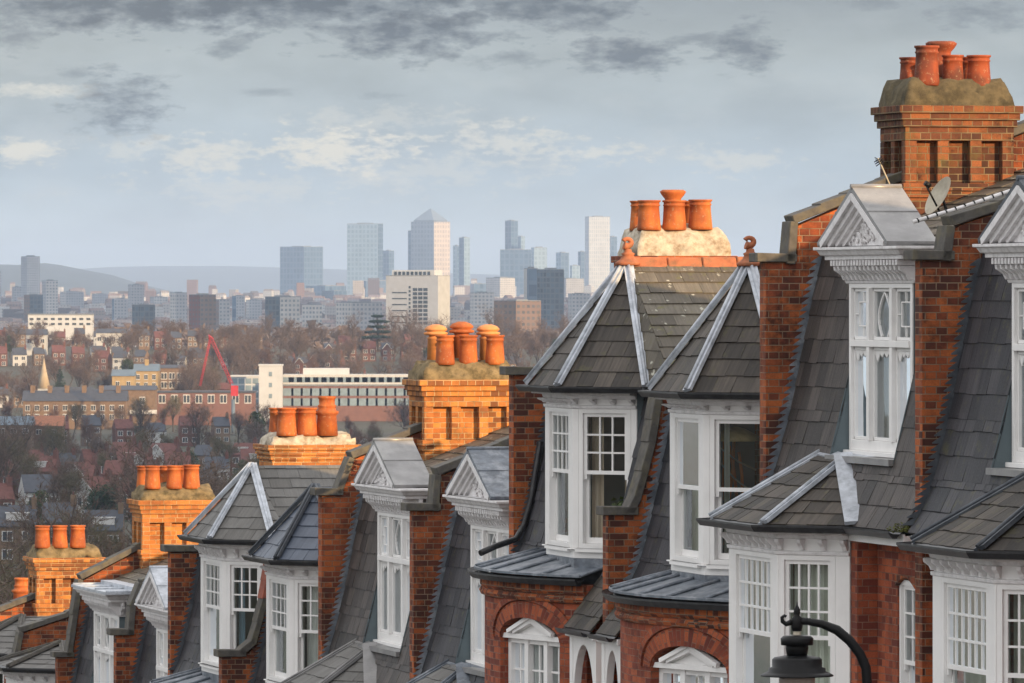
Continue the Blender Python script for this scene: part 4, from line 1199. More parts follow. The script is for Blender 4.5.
# clutter behind the glass of the nearest turret: ladders / straps, a lampshade
M['orange'] = m_plain('orange_strap', (.6, .18, .04), .6, .2, 5)
M['straw'] = m_plain('straw_shade', (.55, .42, .2), .7, .3, 12)
t = MB(); random.seed(3)
def ow(x, y, u=7.6): return onwall(u, x, y)
for (x0, y0, x1, y1) in ((722, 500, 724, 436), (729, 500, 734, 440), (737, 498, 729, 446), (743, 500, 739, 452), (725, 545, 727, 505)): t.tube([ow(x0, y0), ow((x0+x1)/2+1, (y0+y1)/2), ow(x1, y1)], .02, 6)
o = t.build('climbing_rack', M['orange'], None); tag(o, 'orange poles leaning inside the nearest turret window', 'rack')
t = MB()
for (a_, c_) in (((718, 446), (756, 470)), ((716, 458), (752, 492)), ((716, 520), (748, 506))): t.tube([ow(*a_, 7.5), ow((a_[0]+c_[0])/2, (a_[1]+c_[1])/2+3, 7.5), ow(*c_, 7.5)], .011, 6)
o = t.build('hose', M['dish'], None); tag(o, 'pale looped hose among orange poles inside the nearest turret window', 'hose')
p_l = ow(736, 441, 7.4); t = MB(); t.lathe((p_l[0], p_l[1], p_l[2]), [(.27, 0), (.25, .06), (.1, .14), (.02, .16)], 24); o = t.build('lampshade', M['straw'], None); tag(o, 'wide straw lampshade hanging inside the nearest turret window', 'lampshade')

# ---- street lamp in front of the near bay
LY = 50.0
L0 = at(797, 640, LY); LX = L0.x
pb = at(868, 760, LY)
gz = -7.0
t = thing('street_lamp', 'black swan-neck street lamp in front of the nearest white bay', 'street lamp', (pb.x, LY, gz))
b = MB(ID); pole = []
def P_(x, y): p = at(x, y, LY); return (p.x, p.y, p.z)
arm = [P_(868, 720), P_(867.5, 690), P_(866, 668), P_(860, 654), P_(850, 641), P_(837, 630), P_(822, 624), P_(808, 621.5), P_(798, 621)]
b.tube([(pb.x, LY, gz+3.2)]+arm, [.045]+[.038]*(len(arm)-3)+[.032, .028, .03], 14); b.build('arm', M['iron'], t)
b = MB(ID); b.lathe((pb.x, LY, gz), [(.16, 0), (.16, .1), (.12, .15), (.12, .9), (.085, 1.0), (.075, 3.1), (.09, 3.15), (.06, 3.25), (.045, 3.3)], 18); b.build('post', M['iron'], t)
def hy(y): return -(y-HY)/F*LY
def rpx(w): return w/2/F*LY
def lath(prof, mat, name): b = MB(ID); b.lathe((LX, LY, 0), [(rpx(w), hy(y)) for w, y in prof], 36); return b.build(name, M[mat], t)
lath([(9, 631), (11, 627), (11, 622), (10, 618), (5, 615.5), (6.5, 613), (6.5, 610), (4, 607.5), (1.8, 605), (.6, 601.5)], 'iron', 'finial')
b = MB(ID); cx_ = 797
b.tube([P_(cx_-5, 622), P_(cx_-11, 624), P_(cx_-14.5, 621.5), P_(cx_-15, 617.5), P_(cx_-12.5, 615.5), P_(cx_-10.8, 616.8)], [.024, .02, .017, .015, .012, .012], 10); b.build('scroll', M['iron'], t)
lath([(8.5, 637), (8, 634), (7, 631), (6, 630)], 'dish', 'neck')
lath([(32, 645), (33, 638.5), (28, 636), (8, 635)], 'iron', 'upper_cap')
lath([(20, 656), (23, 648), (22, 645), (20, 644.5)], 'iron', 'collar')
lath([(73, 676), (73, 675), (66, 673), (58, 671.5), (57, 668), (50, 667), (50, 659.5), (46, 657.5), (30, 656), (18, 655)], 'iron', 'shade')
M['lamp_glass'] = m_plain('lamp_globe', (.38, .31, .27), .2, .15, 12)
lath([(10, 722), (24, 712), (34, 695), (36, 680), (36, 675.5), (30, 675)], 'lamp_glass', 'globe')
# ---- street and pavement (mostly below the frame)
def sheet(name, us, vs, dz, mat):
    b = MB(); n = 24
    for i in range(n):
        a = us[0]+(us[1]-us[0])*i/n; c = us[0]+(us[1]-us[0])*(i+1)/n
        b.poly([(a, vs[0], GROUND(a)+dz), (c, vs[0], GROUND(c)+dz), (c, vs[1], GROUND(c)+dz), (a, vs[1], GROUND(a)+dz)])
    o = b.build(name, M[mat]); o['kind'] = 'structure'; return o
# ------------------------------------------------------------------ the valley and the city beyond
def lerp_tab(tab, x):
    for (a, va), (b, vb) in zip(tab, tab[1:]):
        if x <= b:
            t = max(0, (x-a)/(b-a)); t = t*t*(3-2*t); return va+(vb-va)*t
    return tab[-1][1]
TER = [(-60, 2), (0, -3), (60, -9.5), (130, -20), (230, -29), (400, -32), (700, -33), (1000, -35), (1500, -39), (2000, -37), (2600, -23), (3000, -28), (4000, -37), (6000, -38), (9000, -30), (13000, -27), (20000, -22), (30000, -10), (60000, -10)]
def ter(x, y):
    z = lerp_tab(TER, y)
    if y > 500: z += mn.noise(Vector((x/260, y/420, 0)))*min(3.5, (y-500)*.006)
    return z
t = MB(ID); ys = [-60, -20, 20, 45, 60, 80, 100, 125, 150, 190, 230, 300, 400, 520, 700]+[700+100*i for i in range(1, 28)]+[3600, 4000, 4600, 5400, 6500, 8000, 10000, 13000, 17000, 23000, 30000, 45000]
xs = [-1, -.7, -.5, -.35, -.25, -.18, -.12, -.08, -.05, -.03, -.01, .01, .03, .05, .08, .12, .2, .35, .6, 1]
grid = []
for y in ys:
    wd = 260+y*.45 if y < 4000 else 2000+y*.5
    grid.append([(x*wd, y, ter(x*wd, y)-(.3 if y < 140 else 0)) for x in xs])
for a, b in zip(grid, grid[1:]):
    for j in range(len(xs)-1): t.poly([a[j], a[j+1], b[j+1], b[j]], smooth=True, r=.5)
nt_ = NT('valley_ground'); p_ = nt_.obj()
gc = nt_.mix(nt_.ramp(nt_.noise(p_, .02, 6, .6), [(.35, 0), (.65, 1)]), (.045, .045, .022), (.07, .055, .042))
gc = nt_.mix(nt_.ramp(nt_.noise(p_, .3, 4), [(.4, 0), (.6, .6)]), gc, (.04, .045, .03))
M['valley'] = nt_.out(gc, .95)
o = t.build('valley_ground', M['valley']); o['kind'] = 'structure'
sheet('street', (-40, 130), (-14.5, -6.5), .03, 'asphalt'); sheet('pavement', (-40, 130), (-6.5, -4.2), .14, 'paving'); sheet('front_garden_path', (-40, 130), (-4.2, .2), .05, 'paving')

def m_facade(name, wall, glass, bw, fh, fr, glass2=None, rough=.35, wallmix=None):
    t = NT(name); uv = t.uv()
    b = t.n.new('ShaderNodeTexBrick'); t.l.new(uv, b.inputs['Vector']); b.offset = 0; b.squash = 1
    b.inputs['Scale'].default_value = 1; b.inputs['Brick Width'].default_value = bw; b.inputs['Row Height'].default_value = fh
    b.inputs['Mortar Size'].default_value = fr; b.inputs['Mortar Smooth'].default_value = .1; b.inputs['Bias'].default_value = 0
    b.inputs['Color1'].default_value = (*glass, 1); b.inputs['Color2'].default_value = (*(glass2 or tuple(x*1.6 for x in glass)), 1); b.inputs['Mortar'].default_value = (*wall, 1)
    c = t.mix(.5, b.outputs['Color'], t.ramp(t.noise(t.uv((1, 1, 1)), .06, 4), [(.3, .7), (.7, 1.2)]), 'MULTIPLY')
    return t.out(c, t.mix(b.outputs['Fac'], (rough, rough, rough), (.8, .8, .8)))

def far_block(name, label, cat, x0, xs_, x1, yt, yb, Y, mat, mat2=None, roofmat=None, extra=None, depth=None, group=None, side='left'):
    """block whose near vertical edge shows at xs_ (x0 <= xs_ <= x1)"""
    wl, wr = (xs_-x0)/F*Y, (x1-xs_)/F*Y
    if wl < .01 or wr < .01:
        D = depth or max(wl, wr)
        A, B = at(x0, yb, Y), at(x1, yb, Y); fp = [A, B, B+Vector((0, D, 0)), A+Vector((0, D, 0))]
    else:
        q = math.sqrt(wl*wr); k = 1.0
        P1 = at(xs_, yb, Y); P0 = at(x0, yb, Y+q); P2 = at(x1, yb, Y+q); P0.z = P2.z = P1.z
        fp = [P0, P1, P2, P0+P2-P1]
    zt = at(xs_, yt, Y).z; zb = min(p.z for p in fp)
    for p in fp: p.z = zb
    root = thing(name, label, cat, tuple(fp[1]), group)
    b1 = MB(ID); b2 = MB(ID); rf = MB(ID)
    n = 4; hgt = zt-zb
    for i in range(4):
        a, c = fp[i], fp[(i+1) % 4]; L = (c-a).length
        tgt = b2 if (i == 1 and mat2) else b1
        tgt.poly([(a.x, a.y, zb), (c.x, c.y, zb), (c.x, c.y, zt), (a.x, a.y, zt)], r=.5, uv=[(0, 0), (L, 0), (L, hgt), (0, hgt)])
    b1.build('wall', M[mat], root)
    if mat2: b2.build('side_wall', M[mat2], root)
    up = min(2.5, hgt*.03)
    rf.prism([(p.x, p.y, zt-.01) for p in fp], [(p.x, p.y, zt+up*.4) for p in fp]); 
    cxy = sum((p for p in fp), Vector())/4
    ins = [cxy+(p-cxy)*.45 for p in fp]
    if extra != 'flat': rf.prism([(p.x, p.y, zt) for p in ins], [(p.x, p.y, zt+up) for p in ins])
    rf.build('roof', M[roofmat or 'roof_grey'], root)
    return root, fp, zt
M['roof_grey'] = m_plain('flat_roof_grey', (.18, .2, .22), .8, .2, .2)
M['conc'] = m_plain('pale_concrete', (.36, .37, .37), .8, .15, .3)
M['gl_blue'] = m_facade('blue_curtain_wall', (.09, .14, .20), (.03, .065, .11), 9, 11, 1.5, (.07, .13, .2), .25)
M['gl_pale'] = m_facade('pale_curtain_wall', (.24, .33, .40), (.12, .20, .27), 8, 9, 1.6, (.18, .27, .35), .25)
M['gl_dark'] = m_facade('dark_curtain_wall', (.07, .09, .11), (.02, .035, .05), 3.6, 3.6, .5, (.06, .11, .16), .2)
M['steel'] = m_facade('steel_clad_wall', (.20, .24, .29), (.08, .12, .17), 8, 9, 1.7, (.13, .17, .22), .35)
M['steel_sunlit'] = m_facade('steel_clad_wall_lit', (.55, .48, .40), (.28, .26, .24), 8, 9, 1.9, (.36, .33, .3), .35)  # warm sunlight on the pyramid tower's side, painted into the steel colour
M['res_pale'] = m_facade('pale_flats_wall', (.32, .33, .35), (.1, .12, .15), 3.2, 3, .8, (.2, .22, .24))
M['res_white'] = m_facade('white_flats_wall', (.46, .45, .44), (.12, .15, .18), 3.4, 3, .75, (.25, .28, .3))
M['res_red'] = m_facade('red_flats_wall', (.14, .05, .045), (.04, .04, .05), 3.0, 3, .8, (.07, .07, .08))
M['res_brown'] = m_facade('brown_flats_wall', (.16, .11, .09), (.04, .05, .06), 3.4, 3, .8, (.1, .1, .1))
M['lattice'] = m_facade('white_lattice_wall', (.45, .46, .47), (.2, .27, .32), 4.5, 8, 1.1, (.3, .36, .4))
M['hill'] = m_plain('far_hill', (.05, .06, .05), .95, .4, .002)
TWG = 'towers of the far business district'
Yc = 12700
tw = [
 (280, 304, 323, 247, Yc+400, 'gl_blue', 'gl_blue', 'wide blue glass tower, leftmost of the far high-rises'),
 (347, 378, 383, 224, Yc, 'gl_pale', 'gl_blue', 'tall pale blue glass slab tower left of the pyramid-topped tower'),
 (383, 389, 394, 251, Yc+600, 'gl_blue', 'gl_blue', 'narrow grey-blue tower between slab and pyramid-topped tower'),
 (453, 457, 460, 246, Yc+500, 'gl_pale', 'gl_blue', 'short slim tower just right of the pyramid-topped tower'),
 (459, 464, 470, 238, Yc-100, 'gl_blue', 'gl_pale', 'slim two-tone tower right of the pyramid-topped tower'),
 (505, 511, 518, 221, Yc, 'gl_blue', 'gl_blue', 'tallest narrow blue tower of the right-hand cluster'),
 (516, 521, 525, 237, Yc+200, 'gl_blue', 'gl_pale', 'stepped blue tower attached right of the narrow tall one'),
 (500, 531, 532, 250, Yc-400, 'gl_blue', 'gl_blue', 'broad dark blue block under the narrow tall tower'),
 (531, 534, 547, 248, Yc-300, 'gl_pale', 'gl_pale', 'pale grey-blue block beside the broad dark blue block'),
 (556, 561, 569, 253, Yc, 'gl_pale', 'gl_blue', 'grey stepped tower left of the white lattice tower'),
 (570, 572, 580, 266, Yc-300, 'gl_pale', 'gl_pale', 'lower pale block left of the white lattice tower'),
 (578, 581, 586, 252, Yc+200, 'gl_blue', 'gl_blue', 'dark slim tower against the white lattice tower'),
 (585, 589, 610, 217, Yc-200, 'lattice', 'lattice', 'tall white lattice tower at the right end of the skyline'),
 (608, 611, 617, 237, Yc+300, 'gl_pale', 'gl_blue', 'slim pale tower right of the white lattice tower'),
 (306, 325, 346, 286, Yc-1500, 'gl_blue', 'gl_blue', 'low blue block between the first two far towers'),
 (322, 334, 347, 291, Yc-2500, 'gl_dark', 'gl_blue', 'low dark block under the tall slab tower'),
 (362, 366, 410, 281, Yc-1500, 'gl_blue', 'gl_blue', 'low blue block in front of the pyramid-topped tower'),
 (486, 500, 515, 278, Yc-3500, 'res_white', 'res_white', 'white flats below the right-hand cluster'),
 (556, 566, 584, 279, Yc-3500, 'res_pale', 'res_pale', 'grey flats below the lattice tower'),
 (470, 474, 486, 284, Yc-2500, 'res_pale', 'gl_blue', 'small pale block between skyline clusters'),
]
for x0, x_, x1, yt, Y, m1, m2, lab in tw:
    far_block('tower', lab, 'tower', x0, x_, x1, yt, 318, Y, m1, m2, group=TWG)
# pyramid-topped tower
root, fp, zt = far_block('tower', 'tower with the pyramid roof, tallest on the skyline', 'tower', 411, 434, 450, 222, 318, Yc, 'steel', 'steel_sunlit', group=TWG, extra='flat')
b = MB(ID); c_ = sum(fp, Vector())/4; ap = at(432.5, 208, Yc).z
ins = [c_+(p-c_)*.86 for p in fp]
b.prism([(p.x, p.y, zt) for p in ins], [(p.x, p.y, zt+4) for p in ins])
for i in range(4): a, e = ins[i], ins[(i+1) % 4]; b.poly([(a.x, a.y, zt+4), (e.x, e.y, zt+4), (c_.x, c_.y, ap)])
M['steel_roof'] = m_plain('steel_roof', (.16, .2, .24), .4, .1, .1); b.build('pyramid_roof', M['steel_roof'], root)
far_block('tower', 'shoulder block joined to the left of the pyramid-topped tower', 'tower', 408, 414, 420, 231, 318, Yc+60, 'gl_blue', 'steel', group=TWG)
# nearer blocks
MID = 'scattered blocks of flats in the middle distance'
mb_ = [
 (21, 27, 40, 257, 8200, 'res_pale', 'res_white', 'tallest pale residential tower at far left'),
 (42, 46, 58, 281, 6500, 'res_pale', 'res_white', 'white flats right of the tallest far-left tower'),
 (12, 14, 21, 287, 7600, 'res_pale', 'res_pale', 'grey slim flats left of the tallest far-left tower'),
 (24, 30, 43, 295, 5600, 'res_brown', 'gl_dark', 'dark flats at the foot of the tallest far-left tower'),
 (-6, -2, 1, 272, 7000, 'res_pale', 'res_pale', 'flats cut by the left edge of the picture'),
 (128, 131, 144, 285, 6800, 'res_pale', 'res_pale', 'grey slab of flats above the bare trees at left'),
 (112, 114, 128, 299, 6200, 'gl_blue', 'res_pale', 'low blue-grey block beside the grey slab'),
 (132, 140, 155, 305, 4300, 'gl_dark', 'gl_dark', 'squat dark green glass block'),
 (170, 176, 187, 293, 5600, 'res_white', 'res_pale', 'pale flats left of the dark red block'),
 (189, 200, 216, 295, 4200, 'res_red', 'res_brown', 'dark red square block of flats'),
 (232, 236, 245, 296, 6500, 'gl_blue', 'res_pale', 'small blue flats right of the dark red block'),
 (265, 280, 300, 297, 4300, 'gl_dark', 'res_white', 'two-tone block, dark left and white right'),
 (302, 312, 322, 305, 4600, 'res_white', 'res_white', 'low white block by the two-tone block'),
 (336, 352, 382, 303, 4400, 'res_white', 'res_pale', 'long low white block left of the big white office'),
 (524, 527, 538, 269, 4600, 'conc', 'gl_blue', 'beige and teal tower left of the dark glass tower'),
 (537, 546, 564, 270, 4400, 'gl_dark', 'gl_dark', 'dark blue glass tower left of the middle turret'),
 (494, 516, 541, 301, 3300, 'res_brown', 'res_brown', 'low brown block below the dark glass tower'),
 (568, 572, 590, 294, 5200, 'res_pale', 'res_pale', 'pale block just left of the middle turret roof'),
 (470, 474, 494, 293, 5400, 'res_white', 'res_white', 'low white block right of the big white office'),
 (60, 66, 84, 292, 7600, 'res_white', 'res_pale', 'pale low slab on the far-left skyline'),
 (92, 95, 108, 294, 8200, 'res_pale', 'res_pale', 'faint grey block in the far-left haze'),
 (150, 154, 168, 297, 7400, 'res_pale', 'res_white', 'small pale block between the grey slab and pale flats'),
 (216, 219, 230, 300, 5200, 'res_brown', 'res_pale', 'brown block touching the dark red block'),
 (246, 249, 262, 300, 6800, 'res_white', 'res_pale', 'small white block left of the two-tone block'),
]
for x0, x_, x1, yt, Y, m1, m2, lab in mb_:
    far_block('block_of_flats', lab, 'block of flats', x0, x_, x1, yt, 290-ter((x_-CX)/F*Y, Y)/Y*F+2, Y, m1, m2, group=MID)
# big white office: frames of dark glass in a white wall
Yo = 3300; M['conc_cool'] = m_plain('cool_concrete', (.36, .38, .41), .8, .12, .3)
root, fp, zt = far_block('office_block', 'big white office block with a dark glass centre above the trees', 'office block', 386, 438, 450, 276, 332, Yo, 'conc_cool', 'conc')
M['white_wall'] = m_plain('white_wall', (.44, .46, .48), .7, .1, .3); M['dk_glass'] = m_plain('dark_window', (.03, .045, .06), .2, .3, 2)
A_, B_ = fp[0], fp[1]; dv = (B_-A_); Lf = dv.length; dv.normalize(); nv = Vector((dv.y, -dv.x, 0))
def fpt(fx, px_y, o=.15):
    p = A_+dv*(Lf*fx)+nv*o; return (p.x, p.y, -(px_y-HY)/F*Yo)
def fwin(root, fx0, fx1, ya, yb, mat='dk_glass', o=.15, name='window'):
    b = MB(ID); b.prism([fpt(fx0, ya, -.05), fpt(fx1, ya, -.05), fpt(fx1, yb, -.05), fpt(fx0, yb, -.05)], [fpt(fx0, ya, o), fpt(fx1, ya, o), fpt(fx1, yb, o), fpt(fx0, yb, o)]); return b.build(name, M[mat], root)
for i in range(9):
    fwin(root, .52, .60, 288+4.2*i, 291+4.2*i); fwin(root, .62, .70, 288+4.2*i, 291+4.2*i); fwin(root, .72, .80, 288+4.2*i, 291+4.2*i)
for i in range(10): fwin(root, .44, .475, 286+4*i, 288.4+4*i)
for i in range(6): fwin(root, .12, .4, 292+6*i, 293.2+6*i)
pen = MB(ID); q = [A_+dv*(Lf*.12), A_+dv*(Lf*.93)]; q += [q[1]-nv*9, q[0]-nv*9]
pen.prism([(p.x, p.y, zt) for p in q], [(p.x, p.y, at(0, 270, Yo).z) for p in q]); pen.build('penthouse', M['white_wall'], root)
for i in range(9): fwin(root, .16+.08*i, .21+.08*i, 271.5, 275, o=.2)

# ---- small houses
M['r_brick'] = m_plain('far_red_brick', (.13, .058, .045), .9, .3, 1.2); M['b_brick'] = m_plain('far_brown_brick', (.17, .115, .075), .9, .3, 1.2)
M['w_render'] = m_plain('far_white_render', (.42, .43, .43), .8, .12, 1); M['y_brick'] = m_plain('far_yellow_brick', (.33, .24, .12), .9, .2, 1)
M['r_tile'] = m_plain('far_red_tile', (.13, .05, .04), .85, .35, 1.5); M['s_tile'] = m_plain('far_slate', (.055, .06, .075), .7, .3, 1.5); M['o_tile'] = m_plain('far_orange_tile', (.30, .12, .06), .85, .3, 1.5)
M['w_win'] = m_plain('far_white_window', (.52, .52, .52), .5, .1, 1); M['pane'] = m_plain('far_pane', (.05, .06, .07), .15, .3, 2)
def proto_house(kind, w, dpt, h, wall, roof, gable=0, dormer=0, nwin=3, floors=2, bayc=None):
    """centred at origin, front faces -y"""
    r = bpy.data.objects.new(kind, None); col.objects.link(r)
    b = MB(ID); rise = dpt*.36
    b.box(-w/2, w/2, 0, dpt, -4, h); b.prism([(-w/2+.01, .0, h), (-w/2+.01, dpt, h), (-w/2+.01, dpt/2, h+rise-.1)], [(w/2-.01, .0, h), (w/2-.01, dpt, h), (w/2-.01, dpt/2, h+rise-.1)]); b.build('wall', M[wall], r)
    f = MB(ID); f.prism([(-w/2-.02, -.35, h-.25), (-w/2-.02, -.35, h-.05), (-w/2-.02, dpt/2, h+rise+.1), (-w/2-.02, dpt+.35, h-.05), (-w/2-.02, dpt+.35, h-.25), (-w/2-.02, dpt/2, h+rise-.15)],
                        [(w/2+.02, -.35, h-.25), (w/2+.02, -.35, h-.05), (w/2+.02, dpt/2, h+rise+.1), (w/2+.02, dpt+.35, h-.05), (w/2+.02, dpt+.35, h-.25), (w/2+.02, dpt/2, h+rise-.15)])
    rf = f.build('roof', M[roof], r)
    c = MB(ID); c.box(w/2-.9, w/2-.05, dpt/2-.9, dpt/2+.9, h, h+rise+1.3); c.build('chimney', M[wall if wall != 'w_render' else 'r_brick'], rf)
    for i in range(3):
        p = MB(ID); p.lathe((w/2-.48, dpt/2-.55+.55*i, h+rise+1.3), [(.15, 0), (.12, .5), (.1, .5)], 7); p.build('chimney_pot', M['r_brick'], rf)
    if gable:
        g = MB(ID); gw = w*.3; gx = -w*.12; gh = gw*1.15
        g.prism([(gx-gw, -.5, 0), (gx+gw, -.5, 0), (gx+gw, -.5, h+.2), (gx, -.5, h+.2+gh), (gx-gw, -.5, h+.2)], [(gx-gw, dpt*.45, 0), (gx+gw, dpt*.45, 0), (gx+gw, dpt*.45, h+.2), (gx, dpt*.45, h+.2+gh), (gx-gw, dpt*.45, h+.2)])
        g.build('gable_wall', M['w_render' if gable == 1 else wall], r)
        g = MB(ID)
        for s_ in (-1, 1):
            g.prism([(gx+s_*(gw+.35), -.8, h-.15), (gx+s_*(gw+.35), -.8, h+.05), (gx, -.8, h+.2+gh+.3), (gx, -.8, h+gh+.02)], [(gx+s_*(gw+.35), dpt*.45, h-.15), (gx+s_*(gw+.35), dpt*.45, h+.05), (gx, dpt*.45, h+.2+gh+.3), (gx, dpt*.45, h+gh+.02)])
        gr = g.build('gable_roof', M[roof], r)
        g = MB(ID)
        for s_ in (-1, 1): g.bar((gx+s_*(gw+.3), -.85, h), (gx, -.85, h+.2+gh+.12), .12, .3, (0, 0, 1))
        g.build('barge_board', M['w_win'], gr)
    for fl in range(floors):
        for i in range(nwin):
            x = -w/2+w*(i+.5)/nwin; z = h-1.7-2.9*fl; ww = w/nwin*.5
            y = -.52 if gable and abs(x-gx) < gw else -.03
            wn = MB(ID); wn.box(x-ww/2-.1, x+ww/2+.1, y-.06, y+.02, z-.85, z+.85); wo = wn.build('window', M['w_win'], r)
            for s_ in (-1, 1):
                wn = MB(ID); wn.box(x+s_*ww/4-ww/4+.06, x+s_*ww/4+ww/4-.06, y-.09, y, z-.72, z+.72); wn.build('pane', M['pane'], wo)
    if dormer:
        dd = MB(ID); dx_ = dormer; y0 = dpt*.1; z0 = h+.35
        dd.box(-dx_/2, dx_/2, y0, dpt*.4, z0, z0+1.55); dd.box(-dx_/2-.15, dx_/2+.15, y0-.2, dpt*.42, z0+1.55, z0+1.7)
        do = dd.build('dormer', M['w_win'], rf); pn = MB(ID)
        for i in range(3): a = -dx_/2+.15+(dx_-.3)*i/3; pn.box(a+.05, a+(dx_-.3)/3-.05, y0-.03, y0, z0+.4, z0+1.4)
    return r
def tree_children(o): return [c for c in bpy.data.objects if c.parent == o]
def copy_thing(src, loc, yaw, sc=1, label=None, cat=None, group=None, first=False):
    o = src if first else src.copy()
    if not first:
        col.objects.link(o)
        for c in KIDS[src.name]:
            d_ = c.copy(); col.objects.link(d_); d_.parent = o
            for e in KIDS.get(c.name, []):
                g_ = e.copy(); col.objects.link(g_); g_.parent = d_
    o.location = loc; o.rotation_euler = (0, 0, yaw); o.scale = (sc, sc, sc)
    return tag(o, label, cat, group)
KIDS = {}
def register(r):
    kids = [c for c in col.objects if c.parent == r]; KIDS[r.name] = kids
    for k in kids: KIDS[k.name] = [c for c in col.objects if c.parent == k]
PR = {
 'red': proto_house('small_house', 6.2, 8, 5.8, 'r_brick', 'r_tile', 0, 0, 2),
 'gab': proto_house('gabled_house', 7.0, 8, 5.6, 'r_brick', 'r_tile', 1, 0, 2),
 'slate': proto_house('small_house', 5.4, 8, 6.2, 'b_brick', 's_tile', 0, 0, 2),
 'white': proto_house('small_house', 6.5, 8, 5.6, 'w_render', 's_tile', 0, 0, 2),
 'dorm': proto_house('small_house', 6.4, 8.5, 5.8, 'b_brick', 's_tile', 0, 3.6, 2),
 'dred': proto_house('small_house', 6.6, 8.5, 5.8, 'r_brick', 'r_tile', 0, 2.6, 2),
 'rgab': proto_house('gabled_house', 6.4, 8, 6.2, 'r_brick', 's_tile', 2, 0, 2)}
for r in PR.values(): register(r)
DESC = {'red': 'red-tiled brick house', 'gab': 'brick house with white gable', 'slate': 'slate-roofed brown house', 'white': 'white rendered house', 'dorm': 'brown house with white box dormer', 'dred': 'red-roofed house with small dormer', 'rgab': 'house with pointed brick gable'}
usedp = set(); nh = 0
rows = [  # x px from, to, distance, kinds, spacing m, yaw deg, place
 (18, 140, 800, ['dorm', 'slate', 'dorm', 'dorm'], 6.6, 4, 'in the slate terrace by the evergreen bush'),
 (45, 168, 1010, ['dred', 'gab', 'red', 'dred'], 8.5, -18, 'in the red-roofed row above the evergreen bush'),
 (0, 60, 980, ['red', 'white', 'gab'], 8, 14, 'among bare trees at the left edge'),
 (150, 330, 1060, ['red', 'slate', 'white', 'gab', 'dred'], 12, 18, 'half hidden by bare trees behind the tall chimneys'),
 (0, 130, 1270, ['gab', 'red', 'white', 'red', 'dred'], 8, 12, 'in the row left of the red roofs'),
 (120, 300, 1380, ['red', 'gab', 'slate', 'dred'], 11, -15, 'in the row below the long red brick school'),
 (284, 335, 1350, ['gab', 'gab', 'red'], 8, 10, 'below the blue-windowed hospital'),
 (340, 415, 1480, ['gab', 'gab', 'gab', 'rgab'], 7.6, 4, 'in the small gabled row by the hooded chimney pots'),
 (0, 26, 1560, ['slate', 'red'], 7, 8, 'left of the brown terrace'),
 (60, 250, 1600, ['red', 'slate', 'red', 'white'], 10, 10, 'under the brown brick terrace'),
 (414, 530, 1750, ['red', 'rgab', 'red', 'slate'], 9, 6, 'behind the hooded chimney pots'),
 (0, 120, 2080, ['white', 'slate', 'white', 'red', 'white'], 8, 6, 'in the pale row around the church spire'),
 (184, 236, 2120, ['slate', 'slate', 'red'], 8, -8, 'left of the red crane'),
 (236, 300, 2140, ['red', 'slate', 'red'], 9, 12, 'behind the hospital stair tower'),
 (296, 420, 2150, ['red', 'slate', 'rgab'], 13, 5, 'behind the blue-windowed hospital'),
 (100, 200, 2330, ['red', 'white', 'slate'], 9, -12, 'around the pointed dark conifer'),
 (0, 120, 2380, ['red', 'white', 'slate', 'red'], 9, 9, 'on the left-hand slope'),
 (196, 262, 2330, ['slate', 'slate', 'white'], 7, 8, 'on the slope above the red crane'),
 (286, 345, 2280, ['rgab', 'rgab', 'rgab'], 6.8, -16, 'in the stepped row of red gables'),
 (414, 530, 2260, ['red', 'rgab', 'slate'], 9, 8, 'on the slope behind the hooded chimney pots'),
 (330, 470, 2380, ['rgab', 'red', 'red'], 9, 6, 'just below the cedar and the white office'),
 (0, 140, 1120, ['red', 'dred', 'gab'], 8.5, -10, 'in the second red-roofed row behind the evergreen bush'),
 (140, 300, 1210, ['gab', 'red', 'white', 'dred'], 9, 8, 'in the row between the two left chimney stacks'),
 (484, 545, 2100, ['rgab', 'rgab', 'red'], 9, 10, 'left of the middle turret eaves'),
 (128, 260, 2560, ['slate', 'slate', 'red', 'slate'], 8, 5, 'along the wooded crest'),
 (0, 110, 2600, ['red', 'slate', 'white'], 10, 6, 'on the crest at far left'),
 (345, 520, 2500, ['red', 'slate'], 16, 6, 'on the wooded ridge below the white office'),
]
random.seed(21)
for (xa, xb, Y, kinds, spc, yaw, place) in rows:
    spc *= .78
    wa, wb = (xa-CX)/F*Y, (xb-CX)/F*Y; n = int((wb-wa)/spc)+1; ca = math.tan(R(yaw))
    for i in range(n):
        x = wa+spc*i; kd = kinds[i % len(kinds)]; y = Y+(x-wa)*ca+random.uniform(-1.5, 1.5)
        first = kd not in usedp; usedp.add(kd)
        copy_thing(PR[kd], (x, y, ter(x, y)+random.uniform(-.4, .6)), R(yaw)+random.uniform(-.05, .05), random.uniform(.68, .84), DESC[kd]+' '+place, 'house', 'houses '+place, first); nh += 1

